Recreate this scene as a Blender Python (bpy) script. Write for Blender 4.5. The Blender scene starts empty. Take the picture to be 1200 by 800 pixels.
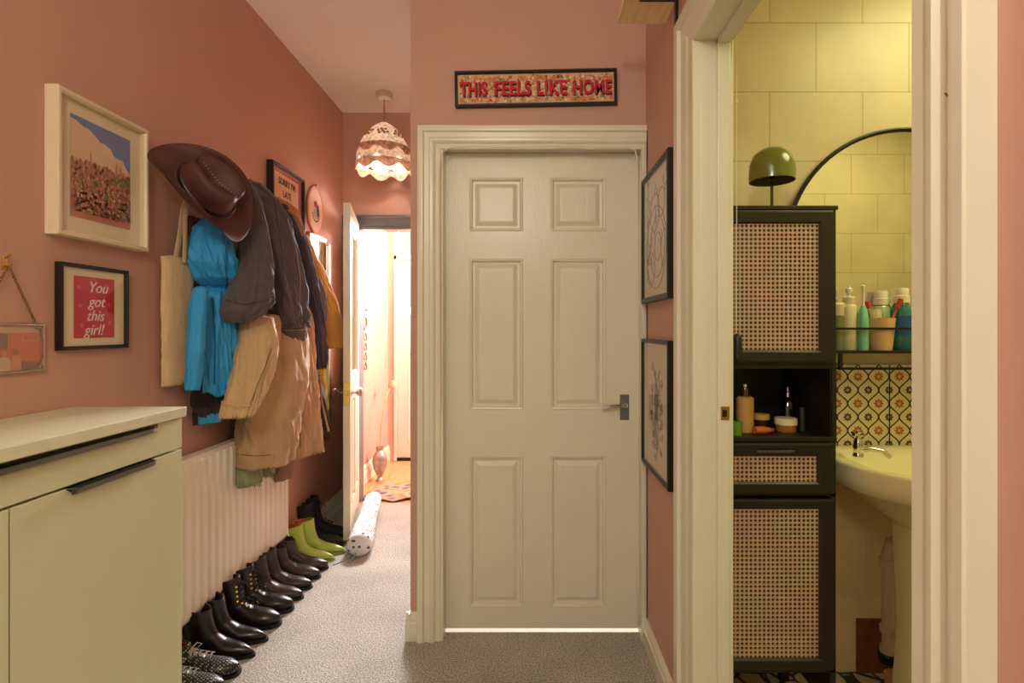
import bpy, bmesh, math, random
from mathutils import Vector, Matrix
random.seed(7)
S = bpy.context.scene
COL = S.collection
PI = math.pi
CAMZ = 1.256
F = 640.0
# ------------------------------------------------------------------ camera, world, lights
cd = bpy.data.cameras.new('camera'); cam = bpy.data.objects.new('camera', cd); COL.objects.link(cam)
cam.location = (0, 0, CAMZ); cam.rotation_euler = (PI/2, 0, 0)
cd.sensor_width = 36; cd.lens = 19.2; cd.shift_x = -20/1200; cd.shift_y = -15/1200; cd.clip_start = 0.02
S.camera = cam
S.view_settings.view_transform = 'Standard'; S.view_settings.look = 'None'
S.view_settings.gamma = 1; S.view_settings.use_curve_mapping = False
S.view_settings.exposure = 0.2
W = bpy.data.worlds.new('world'); S.world = W; W.use_nodes = True
bg = W.node_tree.nodes['Background']; bg.inputs[0].default_value = (1.0, 1.0, 0.88, 1); bg.inputs[1].default_value = .76

def area(name, loc, size, power, color, rot=(0, 0, 0), sy=None, shape=None):
    l = bpy.data.lights.new(name, 'AREA'); l.energy = power; l.color = color
    if sy: l.shape = 'RECTANGLE'; l.size = size; l.size_y = sy
    else: l.shape = 'DISK'; l.size = size
    o = bpy.data.objects.new(name, l); o.location = loc; o.rotation_euler = rot; COL.objects.link(o)
    return o
# daylight outside the fanlight and the unseen side window of the entrance
area('daylight_fanlight', (-0.86, 5.62, 2.45), 1.1, 950, (0.95, 0.98, 1.0), (math.radians(-112), 0, 0), 1.0)
area('daylight_garden', (0.35, 4.55, 1.75), 0.8, 110, (1.0, 0.98, 0.97), (0, math.radians(90), 0), 1.0)
# ceiling lights of the hall behind the camera and of the bathroom
hl_ = bpy.data.lights.new('hall_globe_light', 'POINT'); hl_.energy = 46; hl_.color = (1.0, .98, .80); hl_.shadow_soft_size = .16
hlo = bpy.data.objects.new('hall_globe_light', hl_); hlo.location = (-.25, -.65, 2.32); COL.objects.link(hlo)
pb_ = bpy.data.lights.new('pendant_fill', 'POINT'); pb_.energy = 3.0; pb_.color = (1.0, .98, .95); pb_.shadow_soft_size = .03  # added fill inside the unlit pendant, brightens the hall ceiling
pbo = bpy.data.objects.new('pendant_fill', pb_); pbo.location = ((450-620)/178, 3.6, 2.42); COL.objects.link(pbo)
area('bathroom_ceiling_light', (1.80, 1.28, 2.64), 0.9, 16.5, (1.0, 0.93, 0.45))
area('adjoining_room_light', (0.05, 2.75, 2.0), 0.6, 22, (1.0, .97, .92))

# ------------------------------------------------------------------ materials
MATS = {}
def mat(name, col, rough=0.6, metal=0.0, bump=0.0, bscale=60, vary=0.0, vscale=4, coat=0.0, spec=0.5, trans=0.0, emit=0, sheen=0.0, stretch=None):
    if name in MATS: return MATS[name]
    m = bpy.data.materials.new(name); m.use_nodes = True; nt = m.node_tree; b = nt.nodes['Principled BSDF']
    c = tuple((x/255)**2.2 for x in col) + (1,)
    b.inputs['Base Color'].default_value = c; b.inputs['Roughness'].default_value = rough
    b.inputs['Metallic'].default_value = metal; b.inputs['Specular IOR Level'].default_value = spec
    b.inputs['Coat Weight'].default_value = coat; b.inputs['Transmission Weight'].default_value = trans
    b.inputs['Sheen Weight'].default_value = sheen
    if emit: b.inputs['Emission Color'].default_value = c; b.inputs['Emission Strength'].default_value = emit
    tc = nt.nodes.new('ShaderNodeTexCoord'); src = tc.outputs['Object']
    if stretch:
        mp = nt.nodes.new('ShaderNodeMapping'); mp.inputs['Scale'].default_value = stretch
        nt.links.new(src, mp.inputs[0]); src = mp.outputs[0]
    if vary:
        n = nt.nodes.new('ShaderNodeTexNoise'); n.inputs['Scale'].default_value = vscale; n.inputs['Detail'].default_value = 4
        nt.links.new(src, n.inputs['Vector'])
        r = nt.nodes.new('ShaderNodeValToRGB'); r.color_ramp.elements[0].position = .3; r.color_ramp.elements[1].position = .7
        r.color_ramp.elements[0].color = tuple(x*(1-vary) for x in c[:3])+(1,)
        r.color_ramp.elements[1].color = tuple(min(1, x*(1+vary)) for x in c[:3])+(1,)
        nt.links.new(n.outputs[0], r.inputs[0]); nt.links.new(r.outputs[0], b.inputs['Base Color'])
    if bump:
        n = nt.nodes.new('ShaderNodeTexNoise'); n.inputs['Scale'].default_value = bscale; n.inputs['Detail'].default_value = 3
        nt.links.new(src, n.inputs['Vector'])
        u = nt.nodes.new('ShaderNodeBump'); u.inputs['Strength'].default_value = bump; u.inputs['Distance'].default_value = 0.003
        nt.links.new(n.outputs[0], u.inputs['Height']); nt.links.new(u.outputs[0], b.inputs['Normal'])
    MATS[name] = m; return m

def glass_pane(name='clear_pane', tint=(1, 1, 1, 1), f=1.45):
    if name in MATS: return MATS[name]
    m = bpy.data.materials.new(name); m.use_nodes = True; nt = m.node_tree; nt.nodes.clear()
    o = nt.nodes.new('ShaderNodeOutputMaterial'); mx = nt.nodes.new('ShaderNodeMixShader'); lw = nt.nodes.new('ShaderNodeLayerWeight'); lw.inputs[0].default_value = .5
    pw_ = nt.nodes.new('ShaderNodeMath'); pw_.operation = 'POWER'; pw_.inputs[1].default_value = 5; nt.links.new(lw.outputs['Facing'], pw_.inputs[0])
    fr = nt.nodes.new('ShaderNodeMath'); fr.operation = 'MULTIPLY_ADD'; fr.inputs[1].default_value = .9; fr.inputs[2].default_value = .05; nt.links.new(pw_.outputs[0], fr.inputs[0])
    t = nt.nodes.new('ShaderNodeBsdfTransparent'); t.inputs[0].default_value = tint
    g = nt.nodes.new('ShaderNodeBsdfGlossy'); g.inputs['Roughness'].default_value = .02
    nt.links.new(fr.outputs[0], mx.inputs[0]); nt.links.new(t.outputs[0], mx.inputs[1]); nt.links.new(g.outputs[0], mx.inputs[2]); nt.links.new(mx.outputs[0], o.inputs[0])
    MATS[name] = m; return m

def brick(name, c1, c2, mortar, w, h, ms, axes, off, rough=.25, bump=.5):
    m = bpy.data.materials.new(name); m.use_nodes = True; nt = m.node_tree; b = nt.nodes['Principled BSDF']
    lin = lambda c: tuple((x/255)**2.2 for x in c)+(1,)
    tc = nt.nodes.new('ShaderNodeTexCoord'); sp = nt.nodes.new('ShaderNodeSeparateXYZ'); cb = nt.nodes.new('ShaderNodeCombineXYZ')
    nt.links.new(tc.outputs['Object'], sp.inputs[0])
    for i, a in enumerate(axes):
        ad = nt.nodes.new('ShaderNodeMath'); ad.operation = 'ADD'; ad.inputs[1].default_value = off[i]
        nt.links.new(sp.outputs[a], ad.inputs[0]); nt.links.new(ad.outputs[0], cb.inputs[i])
    br = nt.nodes.new('ShaderNodeTexBrick'); nt.links.new(cb.outputs[0], br.inputs['Vector'])
    br.inputs['Color1'].default_value = lin(c1); br.inputs['Color2'].default_value = lin(c2); br.inputs['Mortar'].default_value = lin(mortar)
    br.inputs['Scale'].default_value = 1; br.inputs['Brick Width'].default_value = w; br.inputs['Row Height'].default_value = h
    br.inputs['Mortar Size'].default_value = ms; br.inputs['Mortar Smooth'].default_value = .2
    no = nt.nodes.new('ShaderNodeTexNoise'); no.inputs['Scale'].default_value = 5; no.inputs['Detail'].default_value = 5; nt.links.new(tc.outputs['Object'], no.inputs['Vector'])
    mx = nt.nodes.new('ShaderNodeMixRGB'); mx.blend_type = 'MULTIPLY'; mx.inputs[0].default_value = .35
    nt.links.new(br.outputs['Color'], mx.inputs[1]); nt.links.new(no.outputs[0], mx.inputs[2])
    nt.links.new(mx.outputs[0], b.inputs['Base Color']); b.inputs['Roughness'].default_value = rough
    bp = nt.nodes.new('ShaderNodeBump'); bp.inputs['Strength'].default_value = bump; bp.inputs['Distance'].default_value = .002; bp.invert = True
    nt.links.new(br.outputs['Fac'], bp.inputs['Height']); nt.links.new(bp.outputs[0], b.inputs['Normal'])
    return m

def cane_mat():
    m = bpy.data.materials.new('woven_cane'); m.use_nodes = True; nt = m.node_tree; b = nt.nodes['Principled BSDF']; out = nt.nodes['Material Output']
    N = nt.nodes.new; L = nt.links.new
    tc = N('ShaderNodeTexCoord'); sp = N('ShaderNodeSeparateXYZ'); L(tc.outputs['Object'], sp.inputs[0])
    def M(op, a, bb=None):
        n = N('ShaderNodeMath'); n.operation = op
        for i, v in enumerate((a, bb)):
            if v is None: continue
            if isinstance(v, (int, float)): n.inputs[i].default_value = v
            else: L(v, n.inputs[i])
        return n.outputs[0]
    def cell(v):
        return M('ABSOLUTE', M('SUBTRACT', M('FRACT', M('MULTIPLY', v, 1/0.0132)), .5))
    cx, cz = cell(sp.outputs[0]), cell(sp.outputs[2])
    oct_ = M('MAXIMUM', M('MAXIMUM', cx, cz), M('MULTIPLY', M('ADD', cx, cz), .72))
    hole = M('LESS_THAN', oct_, .24)
    ramp = N('ShaderNodeValToRGB'); e = ramp.color_ramp.elements
    e[0].position = .2; e[0].color = (.22, .10, .035, 1); e[1].position = .5; e[1].color = (.68, .47, .30, 1)
    L(oct_, ramp.inputs[0])
    no = N('ShaderNodeTexNoise'); no.inputs['Scale'].default_value = 9; L(tc.outputs['Object'], no.inputs['Vector'])
    mx = N('ShaderNodeMixRGB'); mx.blend_type = 'MULTIPLY'; mx.inputs[0].default_value = .4; L(ramp.outputs[0], mx.inputs[1]); L(no.outputs['Color'], mx.inputs[2])
    L(mx.outputs[0], b.inputs['Base Color']); b.inputs['Roughness'].default_value = .5
    bp = N('ShaderNodeBump'); bp.inputs['Strength'].default_value = .6; bp.inputs['Distance'].default_value = .003; L(oct_, bp.inputs['Height']); L(bp.outputs[0], b.inputs['Normal'])
    tr = N('ShaderNodeBsdfTransparent'); ms = N('ShaderNodeMixShader'); L(hole, ms.inputs[0]); L(b.outputs[0], ms.inputs[1]); L(tr.outputs[0], ms.inputs[2]); L(ms.outputs[0], out.inputs[0])
    return m

def lace_mat(name, col):
    m = bpy.data.materials.new(name); m.use_nodes = True; nt = m.node_tree; out = nt.nodes['Material Output']; b = nt.nodes['Principled BSDF']
    N = nt.nodes.new; L = nt.links.new; c = tuple((x/255)**2.2 for x in col)
    tc = N('ShaderNodeTexCoord'); n = N('ShaderNodeTexNoise'); n.inputs['Scale'].default_value = 45; n.inputs['Detail'].default_value = 4; L(tc.outputs['Object'], n.inputs['Vector'])
    r = N('ShaderNodeValToRGB'); e = r.color_ramp.elements; e[0].position = .36; e[1].position = .56
    e[0].color = tuple(x*.62 for x in c)+(1,); e[1].color = tuple(min(1, x*1.1) for x in c)+(1,); L(n.outputs[0], r.inputs[0])
    t = N('ShaderNodeBsdfTranslucent'); mx = N('ShaderNodeMixShader'); mx.inputs[0].default_value = .12
    L(r.outputs[0], b.inputs['Base Color']); L(r.outputs[0], t.inputs[0]); b.inputs['Roughness'].default_value = .9
    L(b.outputs[0], mx.inputs[1]); L(t.outputs[0], mx.inputs[2]); L(mx.outputs[0], out.inputs[0]); return m
def carpet_mat():
    m = bpy.data.materials.new('grey_beige_carpet'); m.use_nodes = True; nt = m.node_tree; b = nt.nodes['Principled BSDF']
    N = nt.nodes.new; L = nt.links.new
    tc = N('ShaderNodeTexCoord'); a = N('ShaderNodeTexNoise'); a.inputs['Scale'].default_value = 170; a.inputs['Detail'].default_value = 3
    c = N('ShaderNodeTexNoise'); c.inputs['Scale'].default_value = 3; c.inputs['Detail'].default_value = 3
    L(tc.outputs['Object'], a.inputs['Vector']); L(tc.outputs['Object'], c.inputs['Vector'])
    r = N('ShaderNodeValToRGB'); e = r.color_ramp.elements; e[0].position = .35; e[0].color = (.25, .215, .175, 1); e[1].position = .66; e[1].color = (.70, .665, .60, 1)
    L(a.outputs[0], r.inputs[0]); r2 = N('ShaderNodeValToRGB'); r2.color_ramp.elements[0].color = (.82, .82, .82, 1); r2.color_ramp.elements[0].position = .35
    r2.color_ramp.elements[1].position = .65; L(c.outputs[0], r2.inputs[0])
    mx = N('ShaderNodeMixRGB'); mx.blend_type = 'MULTIPLY'; mx.inputs[0].default_value = 1; L(r.outputs[0], mx.inputs[1]); L(r2.outputs[0], mx.inputs[2])
    L(mx.outputs[0], b.inputs['Base Color']); b.inputs['Roughness'].default_value = .95; b.inputs['Specular IOR Level'].default_value = .1
    bp = N('ShaderNodeBump'); bp.inputs['Strength'].default_value = .9; bp.inputs['Distance'].default_value = .006; L(a.outputs[0], bp.inputs['Height']); L(bp.outputs[0], b.inputs['Normal'])
    return m

def swirl_tile():
    m = bpy.data.materials.new('patterned_floor_tile'); m.use_nodes = True; nt = m.node_tree; b = nt.nodes['Principled BSDF']
    N = nt.nodes.new; L = nt.links.new
    tc = N('ShaderNodeTexCoord'); v = N('ShaderNodeTexVoronoi'); v.feature = 'DISTANCE_TO_EDGE'; v.inputs['Scale'].default_value = 16; L(tc.outputs['Object'], v.inputs['Vector'])
    r = N('ShaderNodeValToRGB'); e = r.color_ramp.elements; e[0].position = .06; e[0].color = (.01, .01, .01, 1); e[1].position = .09; e[1].color = (.6, .5, .32, 1); L(v.outputs[0], r.inputs[0])
    L(r.outputs[0], b.inputs['Base Color']); b.inputs['Roughness'].default_value = .35
    return m

M_wall = mat('dusty_pink_paint', (197, 150, 131), .62, bump=.05, bscale=90, vary=.03, vscale=2)
M_ceil = mat('ceiling_paint', (250, 246, 240), .8, bump=.03)
M_gloss = mat('white_gloss_paint', (222, 214, 190), .28, bump=.04, bscale=30)
M_door = mat('white_woodgrain_paint', (220, 212, 188), .30, bump=.22, bscale=22, stretch=(6, 6, .7))
M_grey = mat('dark_grey_gloss_paint', (98, 96, 100), .3)
M_carpet = carpet_mat()
M_wood = mat('orange_floorboards', (196, 146, 98), .35, vary=.25, vscale=5, stretch=(8, 1, 1))
M_cab = mat('sage_grey_lacquer', (196, 194, 158), .42, bump=.02)
M_cabtop = mat('stone_grey_worktop', (204, 198, 168), .45, vary=.05, vscale=30)
M_steel = mat('brushed_dark_steel', (120, 118, 112), .35, metal=1)
M_chrome = mat('chrome', (215, 210, 200), .12, metal=1)
M_brass = mat('brass', (215, 170, 85), .25, metal=1)
M_silver = mat('silver_metal', (190, 180, 170), .3, metal=1)
M_black = mat('black_satin', (26, 23, 21), .38)
M_blackframe = mat('black_frame_paint', (30, 24, 22), .4)
M_cream = mat('cream_card', (226, 208, 176), .8)
M_whiteframe = mat('white_frame_paint', (226, 206, 170), .45)
M_rad = mat('white_radiator_enamel', (242, 234, 218), .35)
M_glass = glass_pane()

# ------------------------------------------------------------------ mesh helpers
from mathutils import noise as NZ
def crease(th, z, seed, tilt=1.5):
    q = th+tilt*z
    a = NZ.noise(Vector((math.cos(q)*3.2+seed, math.sin(q)*3.2, z*4.5))); b = NZ.noise(Vector((math.cos(q)*7+seed, math.sin(q)*7, z*8+seed)))
    return (1-abs(a)*3.0)*.6+(1-abs(b)*3.0)*.3-.45

class MB:
    def __init__(s): s.v = []; s.f = []; s.mi = []; s.cur = 0
    def add(s, vs, fs):
        n = len(s.v); s.v += [tuple(v) for v in vs]
        for f in fs: s.f.append(tuple(i+n for i in f)); s.mi.append(s.cur)
        return s
    def m(s, i): s.cur = i; return s
    def box(s, x0, x1, y0, y1, z0, z1):
        return s.add([(x0,y0,z0),(x1,y0,z0),(x1,y1,z0),(x0,y1,z0),(x0,y0,z1),(x1,y0,z1),(x1,y1,z1),(x0,y1,z1)],
                     [(0,3,2,1),(4,5,6,7),(0,1,5,4),(1,2,6,5),(2,3,7,6),(3,0,4,7)])
    def prism(s, poly, a0, a1, axis='z'):
        def P(u, v, a):
            return (u, v, a) if axis == 'z' else ((a, u, v) if axis == 'x' else (u, a, v))
        n = len(poly)
        vs = [P(u, v, a0) for u, v in poly]+[P(u, v, a1) for u, v in poly]
        fs = [tuple(reversed(range(n))), tuple(range(n, 2*n))]+[(i, (i+1) % n, (i+1) % n+n, i+n) for i in range(n)]
        return s.add(vs, fs)
    def loft(s, rings, cap0=True, cap1=True, closed=True):
        n = len(rings[0]); vs = [p for r in rings for p in r]; fs = []
        for j in range(len(rings)-1):
            for i in range(n if closed else n-1):
                k = (i+1) % n; fs.append((j*n+i, j*n+k, (j+1)*n+k, (j+1)*n+i))
        if cap0: fs.append(tuple(reversed(range(n))))
        if cap1: fs.append(tuple(range((len(rings)-1)*n, len(rings)*n)))
        return s.add(vs, fs)
    def lathe(s, prof, c=(0, 0, 0), n=28, cap=True, sx=1, sy=1):
        return s.loft([[(c[0]+r*sx*math.cos(2*PI*i/n), c[1]+r*sy*math.sin(2*PI*i/n), c[2]+z) for i in range(n)] for r, z in prof], cap, cap)
    def tube(s, pts, rad, n=10, flat=1.0, up=None, wr=0, wf=9, closed=False):
        pts = [Vector(p) for p in pts]; m_ = len(pts); R = rad if isinstance(rad, (list, tuple)) else [rad]*m_
        rings = []; prev = None
        for i, p in enumerate(pts):
            if closed: t = (pts[(i+1) % m_]-pts[i-1])
            else: t = (pts[min(i+1, m_-1)]-pts[max(i-1, 0)])
            t.normalize()
            if prev is None:
                a = Vector(up) if up else (Vector((0, 0, 1)) if abs(t.z) < .9 else Vector((1, 0, 0)))
            else: a = prev
            a = (a-t*a.dot(t)).normalized(); prev = a; b = t.cross(a)
            ring = []
            for k in range(n):
                th = 2*PI*k/n; r = R[i]
                if wr: r *= 1+(wr*.5*math.sin(3*th+i*.05*30/m_)+1.3*wr*crease(th*1.0, i/m_*2.2, wf*2.7, 2.5) if n > 24 else wr*.5*math.sin(3*th+i*.21))
                ring.append(p+a*(r*flat*math.cos(th))+b*(r*math.sin(th)))
            rings.append(ring)
        if closed: rings.append(rings[0]); return s.loft(rings, False, False)
        return s.loft(rings)
    def torus(s, c, R, r, axis=(0, 0, 1), n=24, k=8):
        ax = Vector(axis).normalized(); a = ax.orthogonal().normalized(); b = ax.cross(a)
        return s.tube([Vector(c)+a*R*math.cos(2*PI*i/n)+b*R*math.sin(2*PI*i/n) for i in range(n)], r, k, closed=True)
    def sphere(s, c, r, n=16, sc=(1, 1, 1)):
        k = n//2; rings = []
        for j in range(1, k):
            a = PI*j/k
            rings.append([(c[0]+r*sc[0]*math.sin(a)*math.cos(2*PI*i/n), c[1]+r*sc[1]*math.sin(a)*math.sin(2*PI*i/n), c[2]-r*sc[2]*math.cos(a)) for i in range(n)])
        return s.loft(rings)
    def fan(s, c, pts):  # flat polygon
        return s.add(pts, [tuple(range(len(pts)))])
    def build(s, name, mats, parent=None, world=True, smooth=False, bevel=0, seg=2, sub=0, angle=35):
        me = bpy.data.meshes.new(name); me.from_pydata(s.v, [], s.f); me.validate()
        if not isinstance(mats, (list, tuple)): mats = [mats]
        for m_ in mats: me.materials.append(m_)
        if len(me.polygons) == len(s.mi):
            me.polygons.foreach_set('material_index', s.mi)
        bm = bmesh.new(); bm.from_mesh(me); bmesh.ops.recalc_face_normals(bm, faces=bm.faces); bm.to_mesh(me); bm.free()
        if smooth: me.polygons.foreach_set('use_smooth', [True]*len(me.polygons))
        if smooth and angle:
            try: me.set_sharp_from_angle(angle=math.radians(angle))
            except Exception: pass
        o = bpy.data.objects.new(name, me); COL.objects.link(o)
        if parent:
            o.parent = parent
            if world and parent.parent is None: o.matrix_parent_inverse = parent.matrix_basis.inverted()
        if bevel:
            b = o.modifiers.new('bevel', 'BEVEL'); b.width = bevel; b.segments = seg; b.limit_method = 'ANGLE'; b.angle_limit = math.radians(40)
        if sub:
            b = o.modifiers.new('sub', 'SUBSURF'); b.levels = sub; b.render_levels = sub
        return o
def tag(o, label, cat, group=None, kind=None):
    o['label'] = label; o['category'] = cat
    if group: o['group'] = group
    if kind: o['kind'] = kind
    return o
def thing(name, label, cat, loc=(0, 0, 0), rot=(0, 0, 0), group=None, basis=None):
    o = bpy.data.objects.new(name, None); COL.objects.link(o); o.empty_display_size = .05
    if basis is not None: o.matrix_basis = basis
    else: o.location = loc; o.rotation_euler = rot
    return tag(o, label, cat, group)
def struct(o): o['kind'] = 'structure'; return o
def copy_tree(o, parent=None):
    c = o.copy(); COL.objects.link(c)
    if parent: c.parent = parent
    for ch in list(o.children): copy_tree(ch, c)
    return c
def text_mesh(txt, size, shear=0, extrude=0.0006, bold=0.0, spacing=1.0, align='CENTER'):
    cu = bpy.data.curves.new('t', 'FONT'); cu.body = txt; cu.size = size; cu.shear = shear; cu.extrude = extrude
    cu.offset = bold; cu.align_x = align; cu.align_y = 'CENTER'; cu.space_character = spacing
    o = bpy.data.objects.new('t', cu); COL.objects.link(o); bpy.context.view_layer.update()
    me = bpy.data.meshes.new_from_object(o); bpy.data.objects.remove(o); return me
def add_text(name, txt, size, m, parent, x, y, z, sx=1, fitw=None, fith=None, **kw):
    me = text_mesh(txt, size, **kw)
    if fitw:
        xs = [v.co.x for v in me.vertices]; ys = [v.co.y for v in me.vertices]; x0, x1, y0, y1 = min(xs), max(xs), min(ys), max(ys)
        for v in me.vertices: v.co.x = (v.co.x-(x0+x1)/2)*fitw/(x1-x0); v.co.y = (v.co.y-(y0+y1)/2)*(fith/(y1-y0) if fith else 1)
    me.materials.clear(); me.materials.append(m)
    o = bpy.data.objects.new(name, me); COL.objects.link(o); o.parent = parent; o.location = (x, y, z); o.scale = (sx, 1, 1)
    return o
def pt(px, py, x):
    s = (px-620)/x; return Vector((x, F/s, CAMZ-(py-385)/s))
def pd(px, py, d):
    s = F/d; return Vector(((px-620)/s, d, CAMZ-(py-385)/s))
def zof(py, d): return CAMZ-(py-385)*d/F
XL, XR = -1.34, 0.473

# ------------------------------------------------------------------ structure
struct(MB().box(XL-.1, -.366, -1.6, 3.93, -.08, 0).box(-.366, XR+.05, -1.6, 2.262, -.08, 0).build('floor', M_carpet))
struct(MB().box(-.38, 1.5, 2.264, 3.93, -.10, -.03).build('floor_adjoining', mat('pale_floor_covering', (236, 230, 220), .6)))
struct(MB().box(XL-.1, .3, 3.93, 5.4, -.08, -.004).build('floor_entrance', M_wood))
struct(MB().box(XR+.05, 2.70, .3, 2.1, -.08, -.002).build('floor_bathroom', swirl_tile()))
struct(MB().box(XL-.1, XR+.09, -1.6, 5.4, 2.81, 2.9).build('ceiling', M_ceil))
struct(MB().box(.5635, 2.70, .3, 2.1, 2.70, 2.8).build('ceiling_bathroom', M_ceil))
struct(MB().box(XL-.1, XL, -1.6, 5.4, 0, 2.81).build('wall_left', M_wall))
# wall carrying the closed door and the hall side of it
DX0, DX1, DZ = -.366, .468, 2.0
struct(MB().box(-.48, DX0, 2.21, 2.31, 0, 2.81).box(DX0, XR, 2.21, 2.31, DZ, 2.81)
       .box(-.48, -.38, 2.31, 3.93, 0, 2.81).build('wall_back', M_wall))
# far wall of the hall with the doorway to the entrance
struct(MB().box(XL, -1.235, 3.93, 4.03, 0, 2.81).box(-1.235, -.48, 3.93, 4.03, 1.985, 2.81).box(-.48, .3, 3.93, 4.03, 0, 2.81).build('wall_far', M_wall))
FDX0, FDX1 = -1.285, -.43
mw = MB().box(XL, FDX0, 5.2, 5.3, 0, 2.81).box(FDX1, .3, 5.2, 5.3, 0, 2.81).box(FDX0, FDX1, 5.2, 5.3, 2.42, 2.81)
struct(mw.build('wall_entrance', M_wall))
struct(MB().box(.2, .3, 4.03, 5.2, 0, 1.0).box(.2, .3, 4.03, 5.2, 2.4, 2.81).box(.2, .3, 4.03, 4.15, 1.0, 2.4).box(.2, .3, 4.95, 5.2, 1.0, 2.4).build('wall_entrance_right', M_wall))
# right wall with the bathroom doorway
BY0, BY1, BZ = .644, 1.50, 2.048
struct(MB().box(XR, XR+.09, BY1+.02, 2.21, 0, 2.81).box(XR, XR+.09, -1.6, BY0-.02, 0, 2.81).box(XR, XR+.09, BY0-.02, BY1+.02, BZ+.02, 2.81).build('wall_right', M_wall))
# bathroom walls
T1 = brick('cream_wall_tile', (232, 218, 176), (228, 212, 166), (196, 178, 128), .34, .2535, .0022, (0, 2), (-.881+.34*4, -2.122+.2535*12), .36)
T2 = brick('beige_lower_tile', (250, 218, 166), (246, 212, 158), (252, 232, 190), .34, .247, .0022, (0, 2), (-1.22+.34*4, -.506+.247*6), .4)
T3 = brick('cream_side_tile', (232, 218, 176), (228, 212, 166), (150, 130, 86), .34, .2535, .003, (1, 2), (0, -2.122+.2535*12), .3)
struct(MB().box(.5632, 2.7, 2.0, 2.1, .86, 2.75).build('wall_bathroom_back', T1))
struct(MB().box(.5632, 2.7, 2.0, 2.1, 0, .86).build('wall_bathroom_back_lower', T2))
struct(MB().box(.5632, 2.7, .36, .46, 0, 2.75).build('wall_bathroom_near', T1))
struct(MB().box(2.6, 2.7, .46, 2.0, 0, 2.75).build('wall_bathroom_right', T3))

# baseboards
def base_profile(h=.11, t=.018):
    return [(0, 0), (t, 0), (t, h*.62), (t*.75, h*.68), (t*.75, h*.80), (t*.35, h*.93), (t*.2, h), (0, h)]
def baseboard(name, x, y0, y1, side, h=.11):
    pr = [(x+side*u, v) for u, v in base_profile(h)]
    vs0 = [(u, v) for u, v in pr]
    mb = MB(); n = len(vs0)
    mb.loft([[(u, y0, v) for u, v in vs0], [(u, y1, v) for u, v in vs0]])
    return struct(mb.build(name, M_gloss))
baseboard('baseboard_left', XL, 1.60, 3.93, 1)
baseboard('baseboard_entrance', XL, 4.03, 5.2, 1, .15)
baseboard('baseboard_right', XR, 1.668, 2.20, -1, .10)
mb = MB(); pr = base_profile(.112)
mb.loft([[(-.498, 2.21-u, v) for u, v in pr], [(-.45, 2.21-u, v) for u, v in pr]])
mb.loft([[(-.48-u, 2.19, v) for u, v in pr], [(-.48-u, 3.93, v) for u, v in pr]])
struct(mb.build('baseboard_back', M_gloss))
# architrave round the closed door
def step(mb, a0, a1, fn, steps):
    for (b0, b1, t) in steps: fn(mb, a0, a1, b0, b1, t)
def architrave(name, m, pr, P, clamp=None):
    """moulded U-shaped surround: P maps (side, offset, height, out) to a point; four mitred stations"""
    rings = [[P(st, o, t) for o, t in pr] for st in range(4)]
    return struct(MB().loft(rings, True, True).build(name, m))
def ap(w, t, q=.42):
    return [(0, 0), (0, t*q), (w*.03, t*(q+.08)), (w*.22, t*(q+.08)), (w*.25, t*max(q+.1, .66)), (w*.34, t*.82), (w*.44, t*.86), (w*.50, t*.68), (w*.70, t*.72), (w*.76, t*.98), (w*.82, t), (w*.97, t), (w, t*.92), (w, 0)]
cl = lambda x: min(x, XR-.0015)
architrave('trim_1', M_gloss, ap(.092, .030), lambda st, o, t: ((-.356-o, 2.21-t, 0), (-.356-o, 2.21-t, 1.978+o), (cl(.452+o), 2.21-t, 1.978+o), (cl(.452+o), 2.21-t, 0))[st])
# frame lining and stop of the closed door
mb = MB().box(-.366, -.346, 2.20, 2.31, 0, 1.99).box(-.366, .4535, 2.20, 2.31, 1.984, 2.004).box(.4535, .4725, 2.21, 2.31, 0, 1.99)
struct(mb.build('trim_2', M_gloss, bevel=.002))
# grey architrave of the far doorway
mb = MB().box(XL+.003, -1.24, 3.905, 3.93, 0, 2.07).box(XL+.003, -.484, 3.905, 3.93, 1.99, 2.07).box(XL+.003, -.484, 3.897, 3.93, 2.045, 2.062).box(-1.24, -1.22, 3.90, 4.03, 0, 1.985).box(-1.22, -.484, 3.91, 4.03, 1.967, 1.988)
struct(mb.build('trim_3', M_grey, bevel=.004))
# bathroom doorway: lining, stops, architrave
CX = XR-.025
mb = MB()
LX0, LX1 = XR-.001, .5615
mb.box(LX0, LX1, BY1, BY1+.02, 0, BZ+.02).box(LX0, LX1, BY0-.02, BY0, 0, BZ+.02).box(LX0, LX1, BY0, BY1, BZ, BZ+.02)
mb.box(.514, .548, BY1-.013, BY1, 0, BZ).box(.514, .548, BY0, BY0+.004, 0, BZ).box(.514, .548, BY0, BY1, BZ-.013, BZ)
struct(mb.build('trim_4', M_gloss, bevel=.003))
architrave('trim_5', M_gloss, ap(.165, .034, .62), lambda st, o, t: ((XR-t*(1 if st < 2 else .8), BY1+o, 0), (XR-t*(1 if st < 2 else .8), BY1+o, BZ+o*.76), (XR-t, BY0-o*.56, BZ+o*.76), (XR-t, BY0-o*.56, 0))[st])
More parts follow.
